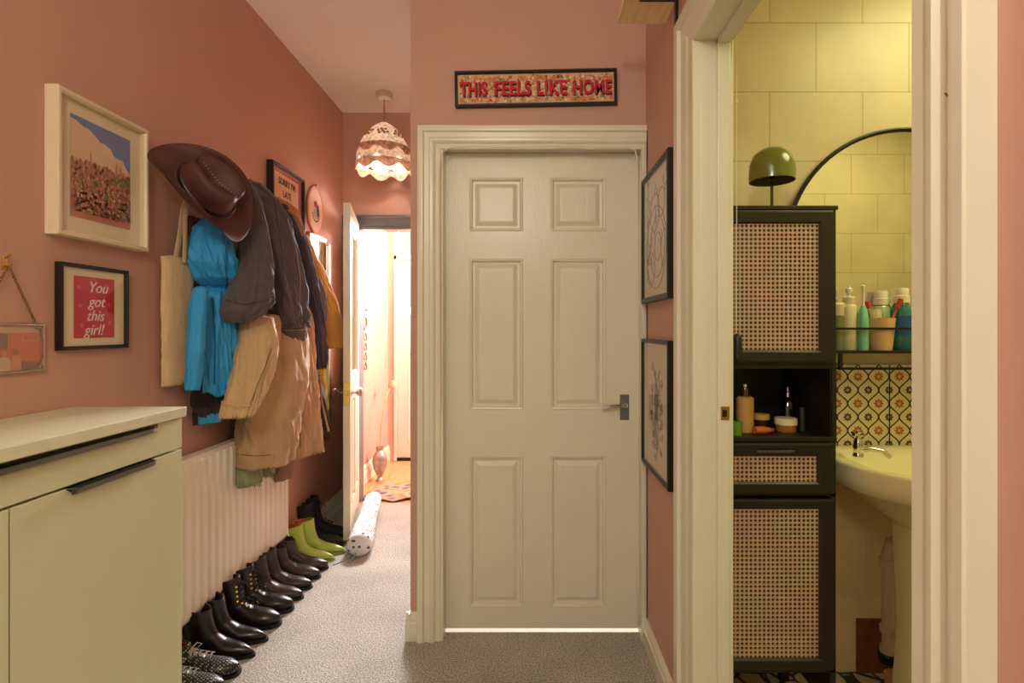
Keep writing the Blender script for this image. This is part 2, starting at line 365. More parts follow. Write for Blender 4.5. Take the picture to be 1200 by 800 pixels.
# ------------------------------------------------------------------ doors
def panelled(mb, w, h, t, panels, depth=.012, dirn=-1):
    """leaf: x 0..w, z 0..h, front face at y=0 (front looks to -y), body to +t"""
    xs = sorted(set([0, w]+[p[0] for p in panels]+[p[1] for p in panels])); zs = sorted(set([0, h]+[p[2] for p in panels]+[p[3] for p in panels]))
    mb.box(0, w, depth, t, 0, h)
    for i in range(len(xs)-1):
        for j in range(len(zs)-1):
            cx, cz = (xs[i]+xs[i+1])/2, (zs[j]+zs[j+1])/2
            if any(p[0] < cx < p[1] and p[2] < cz < p[3] for p in panels): continue
            mb.add([(xs[i],0,zs[j]),(xs[i+1],0,zs[j]),(xs[i+1],0,zs[j+1]),(xs[i],0,zs[j+1])], [(0,1,2,3)])
    mb.loft([[(0,0,0),(w,0,0),(w,0,h),(0,0,h)],[(0,depth,0),(w,depth,0),(w,depth,h),(0,depth,h)]], False, False)
    for (a, b, c, d) in panels:
        def R(i, y): return [(a+i, y, c+i), (b-i, y, c+i), (b-i, y, d-i), (a+i, y, d-i)]
        mb.loft([R(0, 0), R(.003, -.003), R(.010, -.001), R(.014, depth*.85), R(.024, depth*.9), R(.040, depth*.15), R(.044, depth*.1)], False, True)
# closed six panel door
D = 2.262; sD = F/D
w = .797; h = 1.966
X = lambda px: (px-620)/sD+.346
Zp = lambda py: CAMZ-(py-385)/sD-.016
pan = []
for a, b in ((550, 613), (645, 710)):
    for c, d in ((271, 208), (480, 303), (711, 534)):
        pan.append((X(a), X(b), Zp(c), Zp(d)))
door = bpy.data.objects.new('door_1', None); COL.objects.link(door); door.location = (-.346, D, .016); door['kind'] = 'structure'
mb = MB(); panelled(mb, w, h, .038, pan); mb.build('door_leaf', M_door, door, world=False)
hp = MB().box(.722, .760, -.004, 0, Zp(492), Zp(462)).build('handle_plate', M_steel, door, world=False, bevel=.002)
hx, hz = .741, Zp(474)
mb = MB(); mb.lathe([(.0095, 0), (.0095, .028)], n=16)
mb.v = [(hx+x, -.004-z, hz+y) for x, y, z in mb.v]
mb.tube([(hx, -.030, hz), (hx-.02, -.036, hz), (hx-.05, -.038, hz-.001), (hx-.075, -.036, hz-.004)], [.009, .008, .007, .0075], 10)
hl = mb.build('door_handle', M_chrome, door, world=False, smooth=True)
mb = MB().sphere((hx-.085, -.035, hz-.005), .011, 12, (1.2, 1, 1)); mb.build('handle_tip', mat('black_white_ceramic', (200, 196, 186), .2), hl, world=False, smooth=True)
tag(MB().tube([pd(516+0, 480, 2.173), pd(515, 250, 2.173), pd(515, 195, 2.173), pd(517, 180, 2.173), pd(526, 173, 2.17), pd(560, 171.5, 2.17), pd(600, 172.5, 2.17), pd(640, 171.5, 2.17), pd(672, 170, 2.17), pd(700, 173, 2.17), pd(735, 172.5, 2.17), pd(744, 176, 2.17), pd(747, 186, 2.175), pd(747.5, 240, 2.18), pd(748.5, 400, 2.18), pd(748, 560, 2.18), pd(749, 722, 2.178)], .0028, 8).build('cable', M_gloss, smooth=True),
    'thin cream cable pinned round the frame of the closed six panel door', 'cable')

# open hall door
h0 = Vector((-1.215, 3.905)); e0 = Vector((-1.052, 3.215)); dv = (e0-h0); wl = dv.length; ang = math.atan2(dv.y, dv.x)
od = bpy.data.objects.new('door_2', None); COL.objects.link(od); od.location = (h0.x, h0.y, .012); od.rotation_euler = (0, 0, ang+PI); od['kind'] = 'structure'
# local: x from free edge.. we mirror so x runs hinge->free as negative x
mb = MB(); panelled(mb, wl, .95, .040, [(.11, wl/2-.04, .18, .82), (wl/2+.04, wl-.11, .18, .82)])
mb.box(0, .11, 0, .04, .95, 1.985).box(wl-.11, wl, 0, .04, .95, 1.985).box(.11, wl-.11, 0, .04, 1.87, 1.985)
for (a_, b_, c_, d_) in ((.11, .125, .95, 1.87), (wl-.125, wl-.11, .95, 1.87), (.125, wl-.125, .95, .965), (.125, wl-.125, 1.855, 1.87)): mb.box(a_, b_, .012, .028, c_, d_)
mb.v = [(-wl+x, y, z) for x, y, z in mb.v]
mb.build('door_leaf', M_gloss, od, world=False)
MB().box(-wl+.12, -.12, .018, .021, .96, 1.86).build('door_pane', M_glass, od, world=False)
kz = CAMZ-(463-385)/198
lk = MB().box(-wl-.003, -wl, .004, .036, kz-.065, kz+.065).build('lock_plate', M_brass, od, world=False, bevel=.001)
MB().box(-wl-.012, -wl-.003, .012, .028, kz-.012, kz+.012).build('latch', M_brass, lk, world=False, bevel=.002)
for sgn in (1, -1):
    mb = MB(); mb.lathe([(.022, 0), (.022, .004), (.009, .008), (.009, .03), (.020, .038), (.028, .050), (.024, .062), (.010, .068)], n=20)
    yy = 0 if sgn > 0 else .04
    mb.v = [(-wl+.055+x, yy-sgn*z, kz+y) for x, y, z in mb.v]
    mb.build('door_knob', mat('dark_glass_knob', (110, 80, 70), .1, spec=.8) if sgn < 0 else M_silver, od, world=False, smooth=True)

# front door with fanlight
fd = bpy.data.objects.new('door_3', None); COL.objects.link(fd); fd.location = (FDX0+.03, 5.21, .02); fd['kind'] = 'structure'
fw = FDX1-FDX0-.06; mb = MB(); panelled(mb, fw, 1.885, .04, [(.10, fw/2-.03, .15, 1.0), (fw/2+.03, fw-.10, .15, 1.0)])
mb2 = MB()
gl = (.105, fw-.105, 1.34, 1.66)
mb.build('door_leaf', mat('pale_pink_gloss', (226, 188, 172), .3), fd, world=False)
pts = [(.105+.295*(1-math.cos(PI*i/14)), -.004, 1.36+.27*math.sin(PI*i/14)) for i in range(15)]
MB().add(pts, [tuple(range(15))]).build('glazing', mat('frosted_glowing_glass', (255, 250, 240), .3, emit=2.2), fd, world=False)  # glass glows by itself, standing in for daylight behind the solid leaf
mb = MB().box(FDX0, FDX0+.028, 5.185, 5.28, 0, 2.42).box(FDX1-.028, FDX1, 5.185, 5.28, 0, 2.42).box(FDX0, FDX1, 5.185, 5.28, 1.91, 1.955).box(FDX0, FDX1, 5.185, 5.28, 2.385, 2.42).box(-.87, -.85, 5.20, 5.26, 1.955, 2.385)
struct(mb.build('trim_6', mat('pale_pink_gloss', (0, 0, 0)), bevel=.003))
struct(MB().box(FDX0+.028, FDX1-.028, 5.22, 5.224, 1.955, 2.385).build('window_1', M_glass))
wn = struct(MB().box(.18, .30, 4.15, 4.19, 1.0, 2.4).box(.18, .30, 4.91, 4.95, 1.0, 2.4).box(.18, .30, 4.15, 4.95, 1.0, 1.05).box(.18, .30, 4.15, 4.95, 2.35, 2.4).box(.22, .26, 4.19, 4.91, 1.68, 1.72).build('window_2', M_gloss, bevel=.003))
MB().box(.24, .244, 4.19, 4.91, 1.05, 2.35).build('window_pane', M_glass, wn)
# black strip put in for the shaded gap under the front door
struct(MB().box(FDX0+.03, FDX1-.03, 5.19, 5.208, .0, .03).build('trim_7', M_black))

# ------------------------------------------------------------------ cabinet (left, near)
cb = thing('sideboard', 'sage grey lacquered sideboard with a pull-out drawer under the top, against the pink wall', 'cabinet', (-1.17, 1.06, 0))
fx = -1.012
MB().box(-1.335, fx-.02, .53, 1.594, .0, .998).build('cabinet_body', M_cab, cb, bevel=.0015)
MB().box(-1.335, -1.003, .52, 1.600, 1.000, 1.028).build('cabinet_top', M_cabtop, cb, bevel=.0015)
dr = MB().box(fx-.018, fx, .535, 1.592, .911, .985).box(fx-.018, fx, 1.49, 1.592, .984, .997).build('drawer', M_cab, cb, bevel=.001)
def lip(y0, y1, z, parent):
    mb = MB()
    # slanted-end finger pull profile
    for (xa, xb, za, zb, o) in ((fx-.012, fx+.012, z-.002, z, .0), (fx+.009, fx+.012, z-.014, z, .006)):
        mb.add([(xa,y0+o,za),(xb,y0+o+.012,za),(xb,y1-o-.012,za),(xa,y1-o,za),(xa,y0+o,zb),(xb,y0+o+.012,zb),(xb,y1-o-.012,zb),(xa,y1-o,zb)],
               [(0,3,2,1),(4,5,6,7),(0,1,5,4),(1,2,6,5),(2,3,7,6),(3,0,4,7)])
    mb.add([(fx+.0006,y0,z-.0),(fx+.0006,y1,z-.0),(fx+.0006,y1-.022,z-.017),(fx+.0006,y0+.022,z-.017)], [(0,1,2,3)])
    return mb.build('finger_pull', M_steel, parent)
lip(.62, 1.475, .992, dr)
for (a, b) in ((1.067, 1.592), (.535, 1.062)):
    dd = MB().box(fx-.018, fx, a, b, .03, .905).build('cabinet_door', M_cab, cb, bevel=.001)
    lip(a+.125, b-.117, .905, dd)

# ------------------------------------------------------------------ radiator
ra = thing('radiator', 'long white fluted panel radiator along the pink wall behind the row of shoes', 'radiator', (-1.29, 2.25, .15))
y0, y1 = 1.66, 2.90; prof = []; yy = y0; fxr = -1.272
while yy < y1-.001:
    prof += [(yy, fxr-.010), (yy+.010, fxr), (yy+.036, fxr), (yy+.046, fxr-.010)]; yy += .0517
pr2 = prof+[(prof[-1][0], fxr-.028), (y0, fxr-.028)]
mb = MB(); rr = []
for z, sc in ((.150, .0), (.158, 1), (.175, 1), (.742, 1), (.757, 1), (.765, .0)):
    rr.append([((x if (sc and .17 < z < .75) else min(x, fxr-.010)) if z not in (.150, .765) else min(x, fxr-.014), y, z) for y, x in pr2])
mb.loft(rr); mb.build('panel', M_rad, ra)
MB().box(-1.325, fxr-.006, y0, y1-.004, .752, .768).build('top_grille', M_rad, ra, bevel=.003)
MB().box(-1.325, fxr-.012, y1-.006, y1+.002, .15, .768).build('side_cover', M_rad, ra, bevel=.003)
mb = MB(); mb.tube([(-1.30, y1+.03, 0), (-1.30, y1+.03, .14), (-1.30, y1-.01, .17)], .0075, 8); mb.lathe([(.012, 0), (.016, .004), (.016, .05), (.012, .055)], (-1.30, y1+.03, .12), 14)
mb.build('valve_pipe', M_chrome, ra, smooth=True)

# ------------------------------------------------------------------ framed pictures
BASIS = {'L': Matrix(((0, 0, 1, 0), (1, 0, 0, 0), (0, 1, 0, 0), (0, 0, 0, 1))),
         'R': Matrix(((0, 0, -1, 0), (-1, 0, 0, 0), (0, 1, 0, 0), (0, 0, 0, 1))),
         'B': Matrix(((1, 0, 0, 0), (0, 0, -1, 0), (0, 1, 0, 0), (0, 0, 0, 1)))}
def wall_thing(name, label, cat, side, c, roll=0, group=None):
    mtx = Matrix.Translation(c) @ BASIS[side] @ Matrix.Rotation(roll, 4, 'Z')
    return thing(name, label, cat, basis=mtx, group=group)
def frame_parts(t, w, h, bw, dp, fm, cm, back=.0, inner=None, glass=True, bottom=None):
    mb = MB(); a, b = w/2, h/2
    def R(i, z): return [(-a+i, -b+i, z), (a-i, -b+i, z), (a-i, b-i, z), (-a+i, b-i, z)]
    mb.loft([R(0, 0), R(0, dp*.93), R(.003, dp), R(bw*.7, dp), R(bw, dp*.82), R(bw, .003), R(0, 0)], False, False)
    mb.build('frame', fm, t, world=False)
    MB().box(-a+bw*.5, a-bw*.5, -b+bw*.5, b-bw*.5, .002, dp*.45).build('mount', cm, t, world=False)
    if glass: MB().add([(-a+bw, -b+bw, dp*.78), (a-bw, -b+bw, dp*.78), (a-bw, b-bw, dp*.78), (-a+bw, b-bw, dp*.78)], [(0, 1, 2, 3)]).build('glass', M_glass, t, world=False)
    return dp*.45
A = lambda n, c: mat(n, c, .75)
# 1 cityscape
yc0, yc1 = 1.512, 1.872
t = wall_thing('picture_frame', 'large white box frame holding a travel print of a red city under a cream cloud', 'picture', 'L', (XL+.001, 1.69, 1.256+.47), group=None)
zf = frame_parts(t, .362, .414, .016, .038, M_whiteframe, mat('offwhite_mount', (232, 216, 184), .8))
mb = MB(); Wp, Hp = .118, .148   # half sizes
zc = zf+.001; cy = .004
mb.m(0).fan(0, [(-Wp, -Hp+cy, zc), (Wp, -Hp+cy, zc), (Wp, Hp+cy, zc), (-Wp, Hp+cy, zc)])
cl = [(-Wp, -.04), (Wp, -.04), (Wp, .035)]+[(Wp-.02-.19*i/11+.006*math.sin(i*2.1), .05+.085*(i/11)**.8+.006*math.sin(i*1.7)) for i in range(12)]+[(-Wp, .136)]
mb.m(1).fan(0, [(x, y+cy, zc+.0004) for x, y in cl])
mb.m(2).fan(0, [(-Wp, -Hp+cy, zc+.0006), (Wp, -Hp+cy, zc+.0006), (Wp, .01, zc+.0006), (-Wp, .025, zc+.0006)])
rnd = random.Random(3)
for r in range(22):
    yb = .018-.0068*r
    for c in range(26):
        x = -Wp+.004+c*(2*Wp-.014)/25+rnd.uniform(-.004, .004); hh = rnd.uniform(.003, .010)*(1.5 if r < 3 else 1)*(.5 if r > 16 else 1); ww = rnd.uniform(.005, .012)*(1.6 if r > 12 else 1)
        x = max(-Wp+.001, min(Wp-ww-.001, x)); z = zc+.0009+r*.00012
        mb.m(rnd.choice([2, 3, 4, 5, 3, 7])).fan(0, [(x, yb, z), (x+ww, yb, z), (x+ww, yb+hh, z), (x+ww*.5, yb+hh+.004, z), (x, yb+hh, z)])
for (x, hh, ww) in ((-.048, .050, .007), (.052, .040, .010), (.070, .036, .010)):
    mb.m(4).fan(0, [(x, .02, zc+.001), (x+ww, .02, zc+.001), (x+ww, .02+hh*.6, zc+.001), (x+ww/2, .02+hh, zc+.001), (x, .02+hh*.6, zc+.001)])
for (X_, Y_, R_) in ((.085, -.005, .024), (.05, .0, .016), (.10, .008, .014), (.02, -.060, .018), (-.09, -.045, .012), (-.03, -.03, .010)):
    for k in range(26):
        a_ = rnd.uniform(0, 6.28); q_ = R_*rnd.uniform(0, 1)**.6; r = rnd.uniform(.0018, .0042); x = X_+q_*math.cos(a_); y = Y_+q_*.65*math.sin(a_)
        if x+r < Wp: mb.m(6 if rnd.random() < .8 else 4).fan(0, [(x+r*math.cos(w_*PI/3), y+r*math.sin(w_*PI/3), zc+.0042+k*.00001) for w_ in range(6)])
mb.build('print', [A('art_blue', (122, 136, 178)), A('art_cloud', (230, 192, 158)), A('art_brick', (196, 126, 100)), A('art_brown', (158, 104, 84)), A('art_rust', (204, 142, 112)), A('art_tan', (220, 172, 136)), A('art_green', (124, 134, 82)), A('art_mauve', (166, 128, 120))], t, world=False)
# 2 you got this girl
t = wall_thing('picture_frame', 'small black frame with a red print reading You got this girl', 'picture', 'L', (XL+.001, 1.672, CAMZ+.064))
zf = frame_parts(t, .262, .252, .011, .020, M_blackframe, mat('cream_mount', (224, 206, 168), .8))
rp = MB().fan(0, [(-.078, -.092, zf+.001), (.078, -.092, zf+.001), (.078, .092, zf+.001), (-.078, .092, zf+.001)])
rp.m(1)
for (x, y) in ((.045, .07), (.055, .012), (.058, -.045), (-.06, .06), (-.05, -.055), (-.055, .005)):
    rp.fan(0, [(x+(.009 if k % 2 == 0 else .004)*math.cos(k*PI/5+.3), y+(.009 if k % 2 == 0 else .004)*math.sin(k*PI/5+.3), zf+.0015) for k in range(10)])
rp.build('print', [A('art_red', (190, 40, 52)), A('art_rose', (214, 96, 100))], t, world=False)
for i, l in enumerate(('You', 'got', 'this', 'girl!')):
    add_text('lettering', l, .047, A('art_paleink', (236, 206, 190)), t, .010-.005*i, .060-.0430*i, zf+.002, shear=.3)
# 3 silver frame on chain
t = wall_thing('photo_frame', 'silver landscape photo frame with filigree corners hanging from a chain', 'picture', 'L', (XL+.001, 1.396, 1.205))
mb = MB(); a, b = .106, .066
def RR(i, z): return [(-a+i, -b+i, z), (a-i, -b+i, z), (a-i, b-i, z), (-a+i, b-i, z)]
mb.loft([RR(0, 0), RR(0, .008), RR(.002, .010), RR(.006, .010), RR(.007, .005), RR(.007, .002)], False, False); mb.build('frame', M_silver, t, world=False)
mb = MB(); z = .004
mb.m(0).fan(0, [(-.1, -.06, z), (.1, -.06, z), (.1, .06, z), (-.1, .06, z)])
def rect(mb, i, x0, x1, y0, y1, zz): mb.m(i).fan(0, [(x0, y0, zz), (x1, y0, zz), (x1, y1, zz), (x0, y1, zz)])
rect(mb, 1, -.1, .1, .040, .06, .0045); rect(mb, 2, -.028, .002, -.002, .040, .0045); rect(mb, 3, .040, .092, .018, .038, .0047); rect(mb, 0, .045, .088, .022, .034, .0049)
mb.m(2).fan(0, [(-.1, -.06, .0046), (.1, -.06, .0046), (.1, -.042, .0046), (.02, -.030, .0046), (-.1, -.020, .0046)])
for (x, h_, w_, i) in ((-.045, .040, .016, 4), (-.008, .036, .018, 1), (.024, .040, .016, 3)):
    mb.m(i).fan(0, [(x-w_, -.058, .0050), (x+w_, -.058, .0050), (x+w_*.9, -.03, .0050), (x+w_*.5, -.058+h_, .0050), (x-w_*.5, -.058+h_, .0050), (x-w_*.9, -.03, .0050)])
    mb.m(3 if i != 3 else 4).fan(0, [(x+.0065*math.cos(k*PI/6), -.050+h_+.008*math.sin(k*PI/6), .0052) for k in range(12)])
mb.build('photograph', [A('photo_salmon', (196, 122, 100)), A('photo_grey', (196, 162, 136)), A('photo_slate', (146, 118, 106)), A('photo_skin', (198, 140, 112)), A('photo_dusk', (160, 122, 106))], t, world=False)
for sx in (-1, 1):
    for sy in (-1, 1):
        mb = MB()
        for k in range(9):
            ph = k/8*PI/2; mb.torus((sx*(a-.036+.030*math.cos(ph)), sy*(b-.032+.026*math.sin(ph)), .008), .0042, .0013, (0, 0, 1), 10, 6)
        mb.torus((sx*(a-.012), sy*(b-.012), .009), .005, .0018, (0, 0, 1), 12, 6)
        mb.build('filigree', M_silver, t, world=False, smooth=True)
hk = thing('wall_hook', 'small brass wall hook above the silver photo frame', 'hook', (XL, 1.394, 1.43))
MB().box(XL, XL+.003, 1.388, 1.400, 1.405, 1.440).tube([(XL+.002, 1.394, 1.436), (XL+.016, 1.394, 1.444), (XL+.022, 1.396, 1.448)], .003, 8).tube([(XL+.002, 1.394, 1.415), (XL+.014, 1.394, 1.412), (XL+.018, 1.394, 1.424)], .003, 8).build('hook_plate', M_brass, hk, bevel=.0005, smooth=True)
mb = MB()
for sg in (-1, 1):
    p0 = Vector((XL+.012, 1.394, 1.416)); p1 = Vector((XL+.006, 1.396+sg*.078, 1.275)); n = 22
    for k in range(n):
        p = p0.lerp(p1, (k+.5)/n); d = (p1-p0).normalized()
        mb.torus(p, .0034, .0009, (1, 0, 0) if k % 2 else (0, d.z, -d.y), 8, 5)
tag(mb.build('chain', mat('aged_bronze', (120, 90, 60), .4, metal=.9)), 'thin bronze chain looped over the brass hook, holding the silver photo frame', 'chain')
# 4 sorry
t = wall_thing('picture_frame', 'black frame with pink mount reading Sorry Im late, above the coats', 'picture', 'L', (XL+.001, 2.985, 1.87))
zf = frame_parts(t, .40, .50, .018, .034, M_blackframe, mat('magenta_mount', (186, 70, 98), .8))
MB().box(-.145, .145, -.20, .212, zf, zf+.0012).build('print', A('art_peach', (232, 190, 156)), t, world=False)
for i, l in enumerate(("SORRY I'M", 'LATE', 'MY CAT WAS', 'SITTING', 'ON ME')):
    add_text('lettering', l, .050, A('art_inkblack', (52, 38, 40)), t, 0, .172-.062*i, zf+.0018, sx=.90, bold=.0008)
# 5 embroidery hoop
t = wall_thing('embroidery_hoop', 'oval wooden embroidery hoop with a small stitched bird and flowers, left of the open door', 'wall art', 'L', (XL+.001, 3.40, CAMZ+(385-245)/190))
mb = MB(); n = 36
mb.tube([(.115*math.cos(2*PI*i/n), .142*math.sin(2*PI*i/n), .009) for i in range(n)], .0085, 8, closed=True); mb.build('hoop', mat('pale_pink_wood', (214, 150, 120), .5), t, world=False, smooth=True)
MB().loft([[(.110*math.cos(2*PI*i/n), .137*math.sin(2*PI*i/n), z) for i in range(n)] for z in (.006, .012)]).build('cloth', A('hoop_linen', (230, 192, 168)), t, world=False)
mb = MB()
mb.m(0).fan(0, [(.045*math.cos(k*PI/8)+.005, -.02+.035*math.sin(k*PI/8), .0126) for k in range(16)])
mb.m(1).fan(0, [(.028*math.cos(k*PI/6)-.005, .035+.022*math.sin(k*PI/6), .0128) for k in range(12)])
for k in range(11):
    a_ = PI*1.05+k*PI*.95/10; mb.m(2).sphere((.052*math.cos(a_), -.02+.05*math.sin(a_), .013), .0075, 8, (1, .7, .3))
mb.m(2).fan(0, [(.03+.02*math.cos(k*PI/6), .0+.04*math.sin(k*PI/6), .0132) for k in range(12)])
mb.build('embroidery', [A('thread_grey', (190, 160, 150)), A('thread_red', (176, 60, 56)), A('thread_dark', (74, 66, 60))], t, world=False)
MB().box(-.008, .008, .145, .16, .004, .014).tube([(-.014, .156, .009), (.014, .156, .009)], .003, 8).build('screw', M_brass, t, world=False)
# 6,7 right wall prints
rnd = random.Random(11)
t = wall_thing('picture_frame', 'black framed line drawing in circles, upper of the two on the right wall', 'picture', 'R', (XR-.001, 1.985, CAMZ+.345), group=None)
zf = frame_parts(t, .420, .490, .020, .022, M_blackframe, mat('cream_paper', (214, 194, 162), .8))
mb = MB(); zz = zf+.001
for (x, y, r) in ((.0, -.05, .15), (.02, -.05, .11), (-.02, .08, .07), (.08, .1, .05), (-.08, -.12, .06), (.03, -.05, .05)):
    mb.torus((x, y, zz), r, .0016, (0, 0, 1), 30, 4)
for k in range(26):
    x, y = rnd.uniform(-.15, .15), rnd.uniform(-.2, .2); mb.tube([(x, y, zz), (x+rnd.uniform(-.03, .03), y+.02, zz), (x+rnd.uniform(-.05, .05), y+.045, zz)], .0011, 4)
mb.build('drawing', A('pencil_line', (110, 94, 78)), t, world=False)
t = wall_thing('picture_frame', 'black framed botanical line drawing, lower of the two on the right wall', 'picture', 'R', (XR-.001, 1.985, CAMZ-.285))
zf = frame_parts(t, .420, .490, .014, .022, M_blackframe, mat('cream_paper', (0, 0, 0)))
mb = MB(); zz = zf+.001
for k in range(34):
    a0 = rnd.uniform(0, 2*PI); L_ = rnd.uniform(.05, .15); p = [(0.01+j/6*L_*.7*math.cos(a0+.5*math.sin(j*.8+k)), -.01+j/6*L_*1.25*math.sin(a0+.4*math.sin(j*.7+k)), zz) for j in range(7)]
    mb.tube(p, .0011, 4)
    q = p[-1]; mb.torus(q, rnd.uniform(.006, .016), .001, (0, 0, 1), 12, 4)
mb.build('drawing', A('pencil_line', (0, 0, 0)), t, world=False)
# 8 sign
t = wall_thing('wall_sign', 'narrow black framed floral sign reading This feels like home above the closed door', 'sign', 'B', ((628-620)/292, 2.209, CAMZ+(385-103)/292), roll=math.radians(1.1))
zf = frame_parts(t, .650, .142, .011, .026, M_blackframe, mat('floral_ground', (222, 178, 140), .8), glass=False)
mb = MB(); fl = [A('fl_pink', (216, 120, 110)), A('fl_orange', (214, 132, 62)), A('fl_green', (140, 134, 86)), A('fl_cream', (240, 214, 176)), A('fl_red', (176, 44, 48))]
for k in range(620):
    x, y = rnd.uniform(-.305, .305), rnd.uniform(-.052, .052); r = rnd.choice([.003, .004, .006, .008]); q = rnd.choice([0, 1, 2, 2, 3, 3, 4, 0])
    if q == 1: r = rnd.choice([.006, .011]); y = rnd.choice([.045, -.045, .03])*rnd.uniform(.9, 1.05)
    zz = zf+.0004+.00001*k
    mb.m(q).fan(0, [(x+r*(1 if j % 2 else .55)*math.cos(j*PI/5), max(-.059, min(.059, y+r*(1 if j % 2 else .55)*math.sin(j*PI/5))), zz) for j in range(10)])
mb.build('floral_print', fl, t, world=False)
RED = A('sign_red', (196, 30, 48)); DK = A('sign_shadow', (84, 22, 24))
for l, a_, b_ in (('THIS', -.306, -.196), ('FEELS', -.166, -.020), ('LIKE', .004, .124), ('HOME', .150, .304)):
    add_text('lettering', l, .078, DK, t, (a_+b_)/2+.003, -.0035, zf+.004, fitw=b_-a_, fith=.060, bold=.0030, spacing=1.06, extrude=.001)
    add_text('lettering', l, .078, RED, t, (a_+b_)/2, .0, zf+.007, fitw=b_-a_, fith=.058, bold=.0020, spacing=1.08, extrude=.001)

# wooden corner shelf top right
t = thing('wall_shelf', 'pine shelf with a black iron bracket high on the wall over the bathroom doorway', 'shelf', (XR, 1.7, 2.3))
MB().box(.305, XR, 1.50, 1.888, 2.309, 2.330).build('board', mat('pine_board', (250, 212, 156), .5, vary=.18, vscale=5, stretch=(8, 1, 8)), t, bevel=.002)
MB().box(.33, XR-.02, 1.50, 1.735, 2.30, 2.309).build('red_batten', mat('dark_red_paint', (120, 34, 28), .5), t)
MB().box(XR-.008, XR, 1.73, 1.752, 2.185, 2.309).box(XR-.12, XR, 1.73, 1.752, 2.303, 2.309).build('bracket', M_black, t, bevel=.001)

# mirror on the left wall
t = wall_thing('wall_mirror', 'tall silver framed mirror on the left wall behind the mustard coat', 'mirror', 'L', (XL+.001, 3.455, 1.19))
frame_parts(t, .36, 1.30, .035, .025, M_silver, mat('mirror_silvering', (225, 225, 225), .03, metal=1), glass=False)

# ------------------------------------------------------------------ pendant
pc = Vector(((450-620)/178, 3.6, 0))
t = thing('pendant_lamp', 'pendant lamp with a scalloped lace shade hanging in the hall', 'lamp', (pc.x, pc.y, 2.81))
MB().lathe([(.0, 0), (.052, 0), (.054, -.02), (.044, -.038), (.012, -.046), (0, -.046)], (pc.x, pc.y, 2.81), 24).build('ceiling_rose', mat('aged_cream_plastic', (200, 176, 140), .5), t, smooth=True)
MB().tube([(pc.x, pc.y, 2.77), (pc.x, pc.y, 2.58)], .004, 8).build('cord', mat('tan_cord', (170, 120, 80), .6), t)
zt = CAMZ+(385-145)/177.; zb = CAMZ+(385-205)/177.
def shade(tz0, tz1, scal, r0=.0):
    """dome surface between heights (fraction) with scalloped lower edge"""
    n = 96; rings = []; H = zt-zb
    for j in range(15):
        u = tz0+(tz1-tz0)*j/14; ring = []
        for i in range(n):
            th = 2*PI*i/n; sc = 1-abs(math.sin(th*4))**1.0
            uu = u-(scal*sc*(j/14)**3); a_ = max(0, uu)
            r = .178*(math.sin(min(1, a_/.80)*PI/2))**.56 if a_ < .8 else .178+.006*(a_-.8)/.2
            r = max(r, .02)+r0+.002*math.sin(th*48)
            ring.append((pc.x+r*math.cos(th), pc.y+r*math.sin(th), zt-H*uu))
        rings.append(ring)
    return MB().loft(rings, False, False)
o = shade(0, .86, .12).build('shade', lace_mat('cream_lace', (240, 214, 184)), t, smooth=True, angle=0)
shade(.50, .68, .13, .004).build('fringe', lace_mat('pink_fringe', (232, 178, 150)), t, smooth=True, angle=0)
shade(.80, .99, .13, .002).build('fringe', bpy.data.materials['pink_fringe'], t, smooth=True, angle=0)
for k in range(8):
    mb = MB(); th = k*PI/4+.2
    for q in range(7):
        tt = th+(q-3)*.075; uu = .28+.05*math.sin(q*2.2+k); r = .178*(math.sin(uu/.8*PI/2))**.56+.004
        mb.sphere((pc.x+r*math.cos(tt), pc.y+r*math.sin(tt), zt-(zt-zb)*uu), .010, 8, (1, 1, .8))
    mb.build('lace_motif', mat('bronze_thread', (186, 140, 96), .8), t, smooth=True)

# ------------------------------------------------------------------ garments
def ext(cx, cy, ax, ay):
    ps = [620+F*(cx+ax*math.cos(a*PI/16))/(cy+ay*math.sin(a*PI/16)) for a in range(32)]
    return min(ps), max(ps)
def fit(L, R, k, gap):
    """ellipse hung on the left wall whose seen width runs from L to R"""
    ax = .06; cy = 2.2
    for _ in range(60):
        cx = XL+gap+ax; l, r = ext(cx, cy, ax, k*ax)
        ax *= max(.6, min(1.6, (R-L)/(r-l))); cx = XL+gap+ax
        l, r = ext(cx, cy, ax, k*ax); c = (l+r)/2; T = (L+R)/2
        cy *= (620-c)/(620-T)
    return XL+gap+ax, cy, ax, k*ax
def cubic(rows, y):
    for i in range(len(rows)-1):
        if y <= rows[i+1][0]:
            t_ = (y-rows[i][0])/(rows[i+1][0]-rows[i][0]); t_ = t_*t_*(3-2*t_)*.5+t_*.5
            return [rows[i][j]+(rows[i+1][j]-rows[i][j])*t_ for j in range(1, len(rows[i]))]
    return rows[-1][1:]
WR = {}
def wrinkle(o, strength, scale):
    if scale not in WR:
        tx = bpy.data.textures.new('wrinkle_noise', 'CLOUDS'); tx.noise_scale = scale; tx.noise_depth = 2; tx.cloud_type = 'GRAYSCALE'; WR[scale] = tx
    d = o.modifiers.new('wrinkle', 'DISPLACE'); d.texture = WR[scale]; d.texture_coords = 'GLOBAL'; d.strength = strength; d.mid_level = .5
    return o
